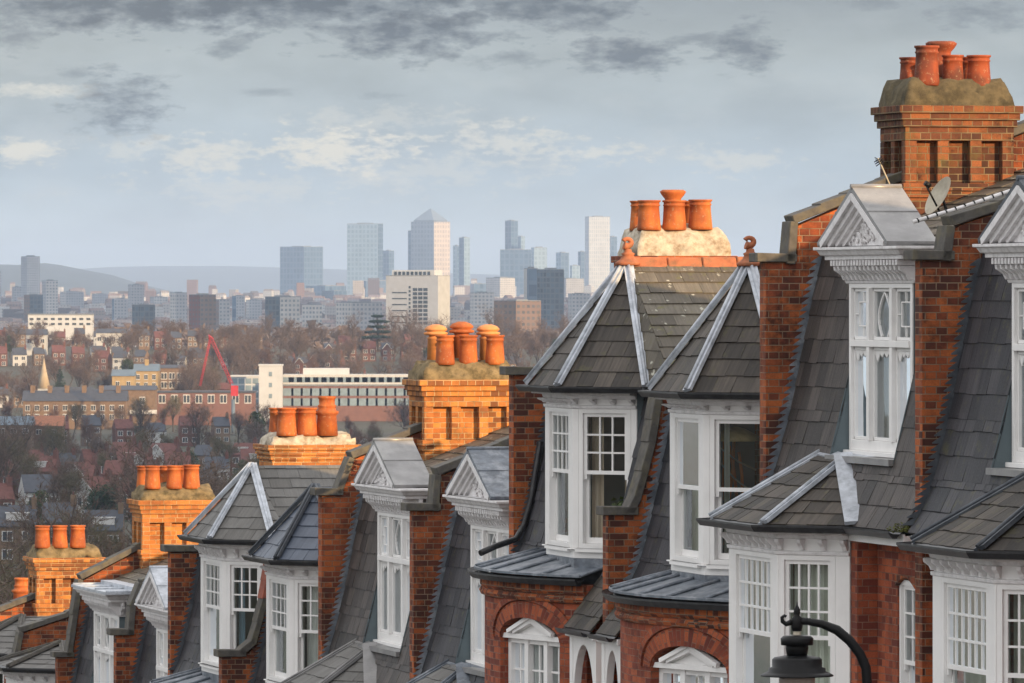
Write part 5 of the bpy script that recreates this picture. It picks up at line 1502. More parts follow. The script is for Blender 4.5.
# ---- larger named buildings in the valley
def long_block(name, label, cat, x0, x1, yt, yb, Y, wall, roofmat, nx, ny, wy0, wdy, ww, wh, roof_h=0, depth=12, yaw=0, chim=0, pane='pane', frame=True, panem='w_win'):
    A, B = at(x0, yb, Y), at(x1, yb, Y+(x1-x0)/F*Y*math.tan(R(yaw))); B.z = A.z
    zt = -(yt-HY)/F*Y; root = thing(name, label, cat, tuple(A)); d_ = (B-A); L = d_.length; d_.normalize(); n_ = Vector((d_.y, -d_.x, 0))
    def q(s, z, o): p = A+d_*s+n_*o; return (p.x, p.y, z)
    zb = A.z-4
    b = MB(ID); b.hexa([q(0, zb, 0), q(L, zb, 0), q(L, zb, -depth), q(0, zb, -depth), q(0, zt, 0), q(L, zt, 0), q(L, zt, -depth), q(0, zt, -depth)]); b.build('wall', M[wall], root)
    r = MB(ID)
    if roof_h: r.prism([q(-.3, zt, .4), q(-.3, zt, -depth-.4), q(-.3, zt+roof_h, -depth/2)], [q(L+.3, zt, .4), q(L+.3, zt, -depth-.4), q(L+.3, zt+roof_h, -depth/2)])
    else: r.hexa([q(-.2, zt, .2), q(L+.2, zt, .2), q(L+.2, zt, -depth-.2), q(-.2, zt, -depth-.2), q(-.2, zt+.5, .2), q(L+.2, zt+.5, .2), q(L+.2, zt+.5, -depth-.2), q(-.2, zt+.5, -depth-.2)])
    ro = r.build('roof', M[roofmat], root)
    for j in range(ny):
        for i in range(nx):
            s = L*(i+.5)/nx; z = -(wy0+wdy*j-HY)/F*Y
            wn = MB(ID); wn.hexa([q(s-ww/2, z-wh/2, -.02), q(s+ww/2, z-wh/2, -.02), q(s+ww/2, z-wh/2, .1), q(s-ww/2, z-wh/2, .1), q(s-ww/2, z+wh/2, -.02), q(s+ww/2, z+wh/2, -.02), q(s+ww/2, z+wh/2, .1), q(s-ww/2, z+wh/2, .1)])
            wo = wn.build('window', M[panem], root)
            if frame:
                for k in (-1, 1):
                    wn = MB(ID); c1, c2 = s+k*ww*.24-ww*.19, s+k*ww*.24+ww*.19; wn.poly([q(c1, z-wh*.4, .13), q(c2, z-wh*.4, .13), q(c2, z+wh*.4, .13), q(c1, z+wh*.4, .13)]); wn.build('pane', M[pane], wo)
    for i in range(chim):
        s = L*(i+.5)/chim; c = MB(ID); c.hexa([q(s-.6, zt, -depth/2+1.2), q(s+.6, zt, -depth/2+1.2), q(s+.6, zt, -depth/2-1.2), q(s-.6, zt, -depth/2-1.2), q(s-.6, zt+roof_h+1.4, -depth/2+1.2), q(s+.6, zt+roof_h+1.4, -depth/2+1.2), q(s+.6, zt+roof_h+1.4, -depth/2-1.2), q(s-.6, zt+roof_h+1.4, -depth/2-1.2)]); c.build('chimney', M[wall], ro)
    return root, q, L, zt
M['teal'] = m_plain('teal_glass', (.19, .25, .29), .2, .3, .5); M['rb_wall'] = m_plain('school_red_brick', (.17, .09, .075), .9, .2, .6)
M['bl_roof'] = m_plain('blue_grey_roof', (.12, .16, .2), .7, .2, .5)
long_block('school', 'long red brick school with a row of white windows', 'school', 156, 254, 393, 416, 1900, 'rb_wall', 's_tile', 8, 1, 399, 0, 2.0, 2.6, 0, 14)
long_block('brick_hall', 'brown brick hall with a white stripe left of the red school', 'hall', 104, 155, 390, 424, 1880, 'b_brick', 's_tile', 2, 1, 401, 0, 1.6, 2.4, 1.2, 12)
b = MB(ID); 
root = [o for o in col.objects if o.name == 'brick_hall'][0]
b.box(at(128, 0, 1870).x, at(155, 0, 1870).x, 1878.5, 1879.9, at(0, 414.5, 1870).z, at(0, 410.5, 1870).z); b.build('white_band', M['w_win'], root)
long_block('terrace_block', 'brown brick terrace with slate roof and many chimneys', 'terrace', 23, 126, 401, 428, 1820, 'b_brick', 's_tile', 11, 2, 408, 9, 1.3, 1.7, 2.8, 10, chim=6)
r_, q_, L_, z_ = long_block('hospital', 'long brick hospital with teal windows and white upper storey', 'hospital', 283, 414, 386, 420, 1950, 'rb_wall', 'roof_grey', 14, 2, 392, 10, 3.4, 2.2, 0, 16, frame=False, panem='teal')
b = MB(ID); b.hexa([q_(0, z_+.5, -.4), q_(L_, z_+.5, -.4), q_(L_, z_+.5, -14), q_(0, z_+.5, -14), q_(0, z_+3.4, -.4), q_(L_, z_+3.4, -.4), q_(L_, z_+3.4, -14), q_(0, z_+3.4, -14)]); b.build('upper_storey', M['w_render'], r_)
b = MB(ID); b.hexa([q_(L_*.15, z_+3.4, -3), q_(L_*.5, z_+3.4, -3), q_(L_*.5, z_+3.4, -12), q_(L_*.15, z_+3.4, -12), q_(L_*.15, z_+5.2, -3), q_(L_*.5, z_+5.2, -3), q_(L_*.5, z_+5.2, -12), q_(L_*.15, z_+5.2, -12)]); b.build('roof_plant', M['white_wall'], r_)
for i in range(16):
    wn = MB(ID); s = L_*(i+.5)/16; wn.poly([q_(s-2, z_+1.1, -.3), q_(s+2, z_+1.1, -.3), q_(s+2, z_+2.6, -.3), q_(s-2, z_+2.6, -.3)]); wn.build('window', M['teal'], r_)
long_block('stair_tower', 'plain white stair tower at the left end of the hospital', 'tower', 259, 282, 366, 412, 1940, 'white_wall', 'white_wall', 1, 3, 374, 11, .9, 1.3, 0, 7, frame=False, panem='teal')
long_block('flats', 'white framed flats with teal glazing beside the red crane', 'flats', 231, 259, 377, 412, 1960, 'white_wall', 'white_wall', 4, 4, 381, 7, 1.7, 1.6, 0, 9, frame=False, panem='teal')
long_block('villa', 'yellow brick villa with a blue-grey roof', 'villa', 134, 158, 371, 396, 2080, 'y_brick', 'bl_roof', 3, 2, 377, 8, 1.2, 1.8, 2.2, 10, chim=1)
long_block('villa_wing', 'lower yellow brick wing with a blue-grey hipped roof', 'villa', 112, 134, 376, 396, 2060, 'y_brick', 'bl_roof', 2, 1, 384, 8, 1.2, 1.8, 2.0, 9)
long_block('mansion_flats', 'brown brick flats with white bay windows right of the yellow villa', 'flats', 160, 184, 368, 396, 2090, 'b_brick', 's_tile', 3, 2, 376, 9, 2.0, 2.2, 1.0, 10)
long_block('deck_block', 'long white flat block with open decks on the far-left crest', 'flats', 28, 92, 315, 330, 2700, 'white_wall', 'roof_grey', 9, 2, 319, 5, 1.6, .9, 0, 12, frame=False, panem='pane')
long_block('depot', 'low building with a long dark blue roof at the left edge', 'depot', -4, 31, 425, 440, 1500, 'b_brick', 'bl_roof', 3, 1, 431, 0, 1.4, 1.3, 1.9, 10)
long_block('depot_annex', 'low building with an orange tiled roof by the dark blue roof', 'depot', 31, 62, 426, 440, 1510, 'b_brick', 'o_tile', 2, 1, 432, 0, 1.3, 1.2, 2.3, 10)
long_block('white_house', 'white rendered house on the left slope above the spire', 'house', 96, 124, 333, 352, 2450, 'w_render', 's_tile', 4, 1, 339, 0, 1.6, 1.8, 1.6, 9)
long_block('cream_house', 'cream gabled house among bare trees at far left', 'house', 26, 46, 335, 352, 2480, 'w_render', 's_tile', 3, 1, 341, 0, 1.4, 1.8, 2.2, 9)
# church spire
sp = at(44, 394, 1950); root = thing('church', 'pale stone church spire rising among the left-hand houses', 'church', tuple(sp))
b = MB(ID); s_ = 1.75; b.box(sp.x-s_, sp.x+s_, sp.y-s_, sp.y+s_, sp.z-6, sp.z+1.6); b.build('tower', M['conc'], root)
M['spire'] = m_plain('spire_stone', (.36, .29, .2), .9, .25, .6)
b = MB(ID); top = at(44, 358, 1950).z; b.lathe((sp.x, sp.y, sp.z+1.6), [(2.0, 0), (1.0, (top-sp.z-1.6)*.45), (.06, top-sp.z-1.6)], 8); b.build('spire', M['spire'], root)
b = MB(ID); b.box(sp.x-2, sp.x+14, sp.y+2, sp.y+10, sp.z-6, sp.z-2); b.build('nave', M['spire'], root)
b = MB(ID); b.prism([(sp.x-2.2, sp.y+1.7, sp.z-2), (sp.x-2.2, sp.y+10.3, sp.z-2), (sp.x-2.2, sp.y+6, sp.z+2)], [(sp.x+14.2, sp.y+1.7, sp.z-2), (sp.x+14.2, sp.y+10.3, sp.z-2), (sp.x+14.2, sp.y+6, sp.z+2)]); b.build('nave_roof', M['s_tile'], root)
# red crane: two lattice booms
M['crane'] = m_plain('crane_red', (.42, .03, .04), .5, .15, .5)
Yk = 1780; base = at(232, 402, Yk); root = thing('crane', 'red jointed crane boom beside the white framed flats', 'crane', tuple(base))
def lattice(pa, pb, w, name):
    b = MB(ID); P, Q = at(*pa, Yk), at(*pb, Yk); d_ = (Q-P).normalized(); s1 = d_.cross(Vector((0, 1, 0))).normalized()*w/2; s2 = Vector((0, w/2, 0)); L = (Q-P).length; n = max(3, int(L/w))
    ch = []
    for a, c in ((1, 1), (1, -1), (-1, -1), (-1, 1)): b.tube([tuple(P+s1*a+s2*c), tuple(Q+s1*a+s2*c)], .065, 5); ch.append((a, c))
    for i in range(n):
        for k in range(4):
            a, c = ch[k], ch[(k+1) % 4]; A1 = P+d_*(L*i/n)+s1*a[0]+s2*a[1]; B1 = P+d_*(L*(i+1)/n)+s1*c[0]+s2*c[1]; b.tube([tuple(A1), tuple(B1)], .045, 4)
    return b.build(name, M['crane'], root)
lattice((200, 386), (210, 340), .45, 'fly_jib'); lattice((211, 338), (232, 384), .7, 'main_boom')
b = MB(ID); p = at(234, 390, Yk); b.box(p.x-.8, p.x+1.1, p.y-1, p.y+1, p.z-1.6, p.z+1.2); b.build('cab', M['crane'], root); b = MB(ID); b.tube([tuple(at(210, 341, Yk)), tuple(at(209, 335, Yk)), tuple(at(213, 339, Yk))], .3, 6); b.build('boom_head', M['crane'], root)
b = MB(ID); b.tube([(p.x-.2, p.y, p.z-2.5), (p.x-.2, p.y, p.z-14)], .5, 8); b.build('mast', M['bl_roof'], root)
# ------------------------------------------------------------------ trees
M['bark'] = m_plain('bark', (.075, .06, .05), .95, .3, 2)
def m_leafy(name, c1, c2):
    t = NT(name); return t.out(t.mix(t.rnd(0), c1, c2), .9)
M['twig'] = m_leafy('bare_twigs', (.075, .053, .043), (.15, .108, .086)); M['twig_olive'] = m_leafy('olive_twigs', (.08, .07, .038), (.15, .127, .078)); M['twig_red'] = m_leafy('russet_twigs', (.09, .05, .038), (.15, .09, .065))
M['ever'] = m_leafy('evergreen_leaves', (.012, .028, .014), (.035, .065, .03)); M['cedar'] = m_leafy('cedar_needles', (.012, .03, .028), (.03, .06, .05)); M['ivy'] = m_leafy('ivy_leaves', (.03, .05, .015), (.07, .09, .03))
def bare_tree(seed, H, twig, spread=.5, n1=7, wide=.055, name='bare_tree', dens=1.0):
    random.seed(seed); root = bpy.data.objects.new(name, None); col.objects.link(root)
    tr = MB(ID); cr = MB(ID)
    def blade(p, q, w):
        d_ = (q-p); s = d_.cross(Vector((random.uniform(-1, 1), random.uniform(-1, 1), random.uniform(-.3, .3))))
        if s.length < 1e-4: return
        s = s.normalized()*w/2; cr.poly([tuple(p-s), tuple(p+s), tuple(q)], r=random.random())
    def grow(p, d_, L, rad, lev):
        segs = 3; pts = [p]; dd = d_.copy()
        for i in range(segs):
            dd = (dd+Vector((random.uniform(-.22, .22), random.uniform(-.22, .22), random.uniform(-.02, .2)))).normalized(); pts.append(pts[-1]+dd*L/segs)
        if lev <= 2: tr.tube([tuple(x) for x in pts], [rad*(1-.22*i) for i in range(4)], 5 if lev else 7, cap=False)
        else:
            for a, c in zip(pts, pts[1:]): blade(a, c, rad*2)
        if lev >= 4:
            for _ in range(int(5*dens)):
                a = pts[0].lerp(pts[-1], random.random()); blade(a, a+(dd+Vector((random.gauss(0, .7), random.gauss(0, .7), random.gauss(.15, .6)))).normalized()*random.uniform(.35, .9), wide*.8)
            return
        nk = [n1, 5, 5, 4][lev]
        for i in range(nk):
            t_ = random.uniform(.3 if lev else .35, 1.0); j = min(2, int(t_*segs)); a = pts[j].lerp(pts[j+1], t_*segs-j)
            ang = random.uniform(.35, .95)*(1.15 if lev else spread*1.6); ph = random.uniform(0, 2*math.pi)
            s1 = dd.orthogonal().normalized(); s2 = dd.cross(s1)
            nd = (dd*math.cos(ang)+(s1*math.cos(ph)+s2*math.sin(ph))*math.sin(ang)+Vector((0, 0, .12))).normalized()
            grow(a, nd, L*random.uniform(.5, .72), rad*.5 if lev < 2 else wide*.6, lev+1)
    grow(Vector((0, 0, -.5)), Vector((0, 0, 1)), H*.5, H*.022, 0)
    tr.build('trunk', M['bark'], root); cr.build('crown', M[twig], root); register(root); return root
def leafy_tree(seed, H, W_, mat, name, tiers=None, cone=False, n=2600, leaf=.35):
    random.seed(seed); root = bpy.data.objects.new(name, None); col.objects.link(root)
    tr = MB(ID); cr = MB(ID); tr.tube([(0, 0, -1), (.1, 0, H*.5), (0, .1, H*.93)], [H*.03, H*.02, H*.006], 7, cap=False)
    cl = []
    for i in range(34 if not cone else 60):
        if cone: z = random.random()**1.3; g = random.uniform(0, 6.28); r_ = W_/2*(1-z)*random.uniform(.5, 1); c = Vector((r_*math.cos(g), r_*math.sin(g), H*(.08+.9*z))); s = W_*.16*(1.15-z)
        elif tiers: k = random.randrange(tiers); z = (k+.8)/tiers; g = random.uniform(0, 6.28); r_ = W_/2*(1.05-z*.75)*random.uniform(.2, 1); c = Vector((r_*math.cos(g), r_*math.sin(g), H*(.22+.75*z)-r_*.08)); s = W_*.11
        else: g = random.uniform(0, 6.28); ph = random.uniform(-.5, 1.4); r_ = W_*.36*random.uniform(.6, 1); c = Vector((r_*math.cos(g)*math.cos(ph), r_*math.sin(g)*math.cos(ph), H*.52+H*.36*math.sin(ph))); s = W_*random.uniform(.12, .2)
        cl.append((c, s)); tr.tube([(0, 0, c.z*.6), tuple(c)], [.12, .04], 4, cap=False)
    for i in range(n):
        c, s = random.choice(cl); v = Vector((random.gauss(0, 1), random.gauss(0, 1), random.gauss(0, 1))); v = v.normalized()*s*random.uniform(.55, 1.15)
        if tiers: v.z *= .3
        p = c+v; k = leaf*random.uniform(.6, 1.3); a = Vector((random.gauss(0, 1), random.gauss(0, 1), random.gauss(0, .6))).normalized()*k; b_ = a.cross(Vector((random.gauss(0, 1), random.gauss(0, 1), 1))).normalized()*k*.6
        cr.poly([tuple(p-a*.5), tuple(p+b_*.5), tuple(p+a*.5), tuple(p-b_*.5)], r=random.random())
    tr.build('trunk', M['bark'], root); cr.build('crown', M[mat], root); register(root); return root
TP = {'a': bare_tree(1, 13, 'twig'), 'b': bare_tree(2, 11, 'twig_olive', .6), 'c': bare_tree(3, 15, 'twig', .38), 'd': bare_tree(4, 10, 'twig_red', .55), 'e': bare_tree(5, 12, 'twig_olive', .45),
      'holly': leafy_tree(6, 6, 6.4, 'ever', 'evergreen_bush', n=4200, leaf=.3), 'cone': leafy_tree(7, 10, 5, 'ever', 'conifer', cone=True, n=3000), 'cedar': leafy_tree(8, 11, 12, 'cedar', 'cedar_tree', tiers=5, n=7500, leaf=.5), 'ivy': leafy_tree(9, 7, 6, 'ivy', 'ivy_bush', n=2600)}
tused = set(); ntree = 0
def plant(kd, x, Y, sc, label, cat, group, yo=0):
    global ntree
    first = kd not in tused; tused.add(kd); X = (x-CX)/F*Y
    o = copy_thing(TP[kd], (X, Y, ter(X, Y)+yo), random.uniform(0, 6.28), sc, label, cat, group, first); ntree += 1; return o
random.seed(77)
# (px from, px to, Y from, Y to, how many, kinds, scale, place)
belts = [
 (-20, 200, 270, 420, 14, 'abce', 1.15, 'crowding behind the leftmost chimneys'),
 (-10, 280, 430, 650, 26, 'bbeec', 1.1, 'in the gardens before the slate terrace'),
 (120, 300, 600, 900, 9, 'abcde', .95, 'behind the second chimney stack'),
 (200, 430, 760, 1100, 14, 'bbeda', .95, 'above the blue slate turret'),
 (-10, 120, 860, 1150, 10, 'aabce', .9, 'between the slate terrace and the red roofs'),
 (-10, 300, 1150, 1500, 16, 'aabbcde', .9, 'around the red-roofed row'),
 (260, 430, 1150, 1450, 10, 'bade', .9, 'beside the small gabled row'),
 (405, 535, 1500, 2000, 12, 'acade', .9, 'behind the hooded chimney pots'),
 (-10, 280, 1550, 1860, 16, 'aacde', .75, 'in front of the brown terrace and school'),
 (290, 430, 1560, 1880, 7, 'bd', .6, 'below the hospital'),
 (-10, 260, 1980, 2340, 40, 'aaccd', .95, 'around the spire and yellow villa'),
 (180, 440, 2050, 2330, 42, 'aaccda', 1.1, 'in the dark belt behind the hospital'),
 (400, 600, 2050, 2400, 34, 'aacd', 1.1, 'in the dark belt left of the middle turret'),
 (-10, 280, 2400, 2650, 26, 'aacda', 1.0, 'along the left-hand crest'),
 (270, 610, 2350, 2680, 34, 'aacca', 1.0, 'along the crest under the city skyline'),
]
TD = {'a': 'bare brown tree', 'b': 'bare olive-brown tree', 'c': 'tall narrow bare tree', 'd': 'bare russet tree', 'e': 'bare rounded olive tree'}
for xa, xb, ya, yb, n, ks, sc, place in belts:
    for i in range(n):
        kd = ks[random.randrange(len(ks))]; x = xa+(xb-xa)*(i+random.random())/n; yy = random.uniform(ya, yb)
        if (80 < x < 132 and 470 < yy < 1060) or (364 < x < 392 and 2120 < yy < 2360): continue
        plant(kd, x, yy, sc*random.uniform(.8, 1.2), TD[kd]+' '+place, 'tree', 'bare trees '+place)
plant('holly', 106, 900, 1.15, 'round dark evergreen bush by the slate terrace', 'bush', None, 1.0)
plant('cone', 166, 2330, .95, 'pointed dark conifer above the yellow villa', 'conifer', None, 0)
plant('cedar', 378, 2350, 1.1, 'spreading dark cedar on the crest left of the office', 'cedar', None, 6)
plant('cedar', 18, 620, .5, 'small dark cedar low at the left edge', 'cedar', None, 0)
random.seed(9)
for i, (x_, y_, kd, sc_) in enumerate([(60, 2200, 'cone', .8), (128, 2250, 'ivy', 1.1), (212, 2180, 'ivy', 1.2), (300, 2420, 'holly', 1.2), (330, 2280, 'ivy', 1.2), (430, 2300, 'holly', 1.3), (20, 1400, 'holly', .9), (255, 1620, 'ivy', 1.1), (190, 1270, 'ivy', .9), (405, 1330, 'holly', .7), (496, 2380, 'cone', 1.0), (140, 1700, 'cone', .8), (10, 2450, 'ivy', 1.2), (560, 2380, 'holly', 1.3), (40, 950, 'ivy', .8), (215, 900, 'holly', .7)]):
    nm = {'cone': 'dark conifer', 'ivy': 'green ivy-clad bush', 'holly': 'dark rounded evergreen'}[kd]
    plant(kd, x_, y_, sc_, nm+' among the bare trees, '+['below the deck block', 'beside the villa wing', 'behind the red crane', 'on the crest by the two-tone block', 'in the dark belt behind the hospital', 'behind the hooded pots', 'at the left edge by the depot', 'below the school', 'above the second chimney stack', 'beside the small gabled row', 'left of the middle turret', 'in front of the brick hall', 'at the far-left crest', 'close to the middle turret roof', 'left of the round evergreen bush', 'above the grey slate turret'][i], 'evergreen', None, .5)
plant('ivy', 333, 1330, .9, 'green leafy bush left of the small gabled row', 'bush', None, 0)
plant('ivy', 243, 1180, .8, 'green leafy bush among bare trees right of the second stack', 'bush', None, 0)
plant('cone', 66, 1300, .6, 'small dark conifer left of the red roofs', 'conifer', None, 0)
plant('ivy', 150, 2150, 1.0, 'green leafy bush beside the yellow villa', 'bush', None, 0)
# ---- far mass of the city, low roofs nobody could count
random.seed(5); b = MB(ID)
for i in range(8200):
    Y = 3700+8700*random.random()**1.2; x = random.uniform(-40, 640) if i < 5200 else random.uniform(640, 1150); X = (x-CX)/F*Y
    w_, d_, h_ = random.uniform(6, 20), random.uniform(7, 14), (random.choice([14, 19, 24, 30, 40]) if Y > 9000 and i % 17 == 0 else random.choice([6, 7, 8, 8, 9, 11, 14, 19]) if Y > 6500 else random.choice([6, 7, 8]))*random.uniform(.8, 1.15)
    z = ter(X, Y); g = random.uniform(-.5, .5); cs, sn = math.cos(g), math.sin(g)
    c = [(X+(a*w_*cs-e*d_*sn)/2, Y+(a*w_*sn+e*d_*cs)/2) for a, e in ((-1, -1), (1, -1), (1, 1), (-1, 1))]
    r = random.random()
    b.hexa([(*p, z-2) for p in c]+[(*p, z+h_) for p in c], r)
    if random.random() < .6:
        m1 = ((c[0][0]+c[3][0])/2, (c[0][1]+c[3][1])/2); m2 = ((c[1][0]+c[2][0])/2, (c[1][1]+c[2][1])/2)
        b.prism([(*c[0], z+h_), (*c[3], z+h_), (*m1, z+h_+3)], [(*c[1], z+h_), (*c[2], z+h_), (*m2, z+h_+3)], (r*.5+.02))
t = NT('city_fabric'); u_ = t.uv()
cc = t.ramp(t.rnd(0), [(0, (.09, .08, .08)), (.3, (.2, .12, .09)), (.55, (.28, .25, .22)), (.75, (.42, .41, .4)), (.9, (.46, .46, .45)), (1, (.55, .55, .55))])
bb = t.n.new('ShaderNodeTexBrick'); t.l.new(u_, bb.inputs['Vector']); bb.offset = 0; bb.inputs['Scale'].default_value = 1; bb.inputs['Brick Width'].default_value = 3.4; bb.inputs['Row Height'].default_value = 3; bb.inputs['Mortar Size'].default_value = .9
cc = t.mix(t.math('MULTIPLY', t.math('SUBTRACT', 1, bb.outputs['Fac']), .6), cc, (.06, .07, .08))
M['fabric'] = t.out(cc, .8)
o = b.build('city_buildings', M['fabric']); o['kind'] = 'stuff'; 
# far tree canopy between those roofs
random.seed(6); b = MB(ID)
for i in range(1500):
    Y = 2800+7000*random.random()**1.4; x = random.uniform(-40, 640); X = (x-CX)/F*Y; z = ter(X, Y); s = random.uniform(5, 11)
    for k in range(6):
        p = Vector((X+random.gauss(0, s*.5), Y+random.gauss(0, s*.5), z+random.uniform(2, s))); a = random.uniform(1.5, 4)
        v = [tuple(p+Vector((random.uniform(-a, a), random.uniform(-a, a), random.uniform(-a*.7, a*.7)))) for _ in range(4)]
        for q in ((0, 1, 2), (0, 1, 3), (1, 2, 3)): b.poly([v[j] for j in q], r=random.random())
o = b.build('far_woodland', M['twig']); o['kind'] = 'stuff'
random.seed(8); b = MB(ID)      # wooded slope to the right of the terrace
for i in range(2600):
    Y = 330+2500*random.random(); X = Y*random.uniform(.035, .16)+10; z = ter(X, Y); s = random.uniform(4, 7)
    for k in range(9):
        p = Vector((X+random.gauss(0, s*.45), Y+random.gauss(0, s*.45), z+random.uniform(1, s*1.7))); a = random.uniform(.8, 2.2)
        v = [tuple(p+Vector((random.uniform(-a, a), random.uniform(-a, a), random.uniform(-a, a)))) for _ in range(3)]
        b.poly(v, r=random.random())
o = b.build('woodland', M['twig']); o['kind'] = 'stuff'
# hills on the horizon
def hill(name, pts, Y, D, mat='hill'):
    b = MB(ID); fr = [at(x, y, Y) for x, y in pts]; n = len(fr)
    for i in range(n-1):
        a, c = fr[i], fr[i+1]
        for (k0, k1, f0, f1) in ((0, .35, 0, .62), (.35, .7, .62, .92), (.7, 1, .92, 1)):
            def h(p, k, f): return (p.x, Y-D+D*k, -40+(p.z+40)*f)
            b.poly([h(a, k0, f0), h(c, k0, f0), h(c, k1, f1), h(a, k1, f1)], smooth=True, r=.5)
        b.poly([(a.x, Y, a.z), (c.x, Y, c.z), (c.x, Y+D, -60), (a.x, Y+D, -60)], smooth=True, r=.5)
    o = b.build(name, M[mat]); o['kind'] = 'structure'
hill('hills', [(-120, 262), (-40, 263), (20, 265), (45, 263), (60, 265), (85, 270), (112, 275), (140, 284), (175, 292)], 15500, 3000)
hill('hills', [(-200, 272), (60, 270), (110, 267), (160, 266), (230, 266), (330, 269), (450, 273), (560, 277), (700, 280), (900, 284)], 26500, 3000)
# ---- the air
hz = MB(ID); hz.box(-7000, 7000, -300, 31000, -102, 196)
o = hz.build('haze', M['white']); o['kind'] = 'stuff'
hm_ = bpy.data.materials.new('haze_air'); hm_.use_nodes = True; n_ = hm_.node_tree.nodes; n_.clear()
ou = n_.new('ShaderNodeOutputMaterial'); pv_ = n_.new('ShaderNodeVolumePrincipled'); pv_.inputs['Density'].default_value = 5.8e-5; pv_.inputs['Color'].default_value = (.58, .74, 1, 1)
hm_.node_tree.links.new(pv_.outputs[0], ou.inputs['Volume']); o.data.materials[0] = hm_
# ------------------------------------------------------------------ camera, light, sky
cam = bpy.data.cameras.new('camera'); co = bpy.data.objects.new('camera', cam); col.objects.link(co)
co.location = (0, 0, 0); co.rotation_euler = (R(90), 0, 0); cam.sensor_width = 36; cam.lens = F/1024*36
cam.shift_y = -(341.5-HY)/1024; cam.clip_start = 1; cam.clip_end = 90000
scene.camera = co; cam.dof.use_dof = True; cam.dof.focus_distance = 80; cam.dof.aperture_fstop = 26
SUN_AZ, SUN_EL = 42.0, 13.0      # degrees to the right of straight behind the camera
s = bpy.data.lights.new('sun', 'SUN'); s.energy = 5.0; s.angle = R(.6); s.color = (1, .68, .36)
so = bpy.data.objects.new('sun', s); col.objects.link(so)
d = Vector((math.sin(R(SUN_AZ))*math.cos(R(SUN_EL)), -math.cos(R(SUN_AZ))*math.cos(R(SUN_EL)), math.sin(R(SUN_EL))))
so.rotation_euler = d.to_track_quat('Z', 'Y').to_euler()
# unseen sheets added to shade valley and city like broken overcast; terrace stays sunlit
cm = NT('cloud_shade_sheet'); cm.b.inputs['Base Color'].default_value = (.8, .8, .8, 1)
tl_ = cm.n.new('ShaderNodeBsdfTranslucent'); tl_.inputs[0].default_value = (.9, .9, .9, 1); mx_ = cm.n.new('ShaderNodeMixShader'); mx_.inputs[0].default_value = .8
cm.l.new(cm.b.outputs[0], mx_.inputs[1]); cm.l.new(tl_.outputs[0], mx_.inputs[2]); cm.l.new(mx_.outputs[0], cm.n['Material Output'].inputs[0])
def cloud_shadow(Ys, e0):
    cb_ = MB(ID); rows_ = []
    for Yg in Ys:
        hh = 260+min(Yg, 6000)*.14; row = []
        for i in range(13):
            Xg = (-.13+.26*i/12)*Yg-160+320*i/12
            k = (hh+30)/math.sin(R(SUN_EL)); q = Vector((Xg, Yg, -30))+d*k
            if Yg == Ys[-1]: q += Vector((0, 90*mn.noise(Vector((i*.5, 3, 0))), 0))
            if Yg > 330: q += Vector((mn.noise(q*.004)*30, mn.noise(q*.004+Vector((9, 0, 0)))*30, mn.noise(q*.003)*25))
            else: q.y += 8*mn.noise(Vector((i*.7, 0, 0)))
            row.append(tuple(q))
        rows_.append(row)
    for a, b in zip(rows_, rows_[1:]):
        for j in range(12): cb_.poly([a[j], a[j+1], b[j+1], b[j]], smooth=True, r=.5)
    cl_ = cb_.build('cloud_shade_sheet', cm.m); cl_['kind'] = 'structure'
    md_ = cl_.modifiers.new('depth', 'SOLIDIFY'); md_.thickness = 10; md_.offset = 1
cloud_shadow([330, 380, 420, 560, 700, 900, 1100, 1300, 1500, 1720], 0)
cloud_shadow([3700, 4200, 4900, 5800, 7000, 8600], 0)
w = bpy.data.worlds.new('World'); scene.world = w; w.use_nodes = True
class WT(NT):
    def __init__(s, w): s.t = w.node_tree; s.n = s.t.nodes; s.l = s.t.links
T = WT(w); bg = T.n['Background']; bg.inputs[1].default_value = .1
sky = T.n.new('ShaderNodeTexSky'); sky.sky_type = 'NISHITA'; sky.sun_disc = False; sky.sun_elevation = R(SUN_EL); sky.sun_rotation = math.atan2(d.x, d.y)
tc = T.n.new('ShaderNodeTexCoord'); sp = T.n.new('ShaderNodeSeparateXYZ'); T.l.new(tc.outputs['Generated'], sp.inputs[0])
dx, dy, dz = sp.outputs
az = T.math('ARCTAN2', dx, dy)                       # bearing, radians
el = T.math('ARCSINE', dz)                            # elevation, radians
def cmb(x, y, z):
    c = T.n.new('ShaderNodeCombineXYZ')
    for i, v in enumerate((x, y, z)): T.set(c.inputs[i], v)
    return c.outputs[0]
pv = cmb(T.math('MULTIPLY', az, 30), T.math('MULTIPLY', el, 75), 0)      # flat, wide cloud coordinates
n1 = T.noise(pv, 2.0, 7, .6); n2 = T.noise(pv, 6.5, 6, .62); n4 = T.noise(pv, 17, 5, .6); n3 = T.noise(cmb(T.math('MULTIPLY', az, 30), T.math('MULTIPLY', el, 75), 7.3), 1.1, 6, .55)
def lin(r, g, b): return tuple(((x/255+.055)/1.055)**2.4 for x in (r, g, b))
deg = T.math('MULTIPLY', el, 1/.0454)                 # 1 at the top of the photograph (2.6 degrees)
base = T.ramp(T.math('MULTIPLY', deg, .5), [(0, lin(216, 220, 220)), (.10, lin(207, 215, 219)), (.20, lin(188, 199, 208)), (.30, lin(184, 192, 197)), (.40, lin(174, 180, 183)), (.50, lin(142, 148, 156)), (1, lin(170, 178, 188))])
mott = T.ramp(n3, [(.32, .80), (.5, 1.0), (.68, 1.16)])
c = T.mix(.8, base, mott, 'MULTIPLY')
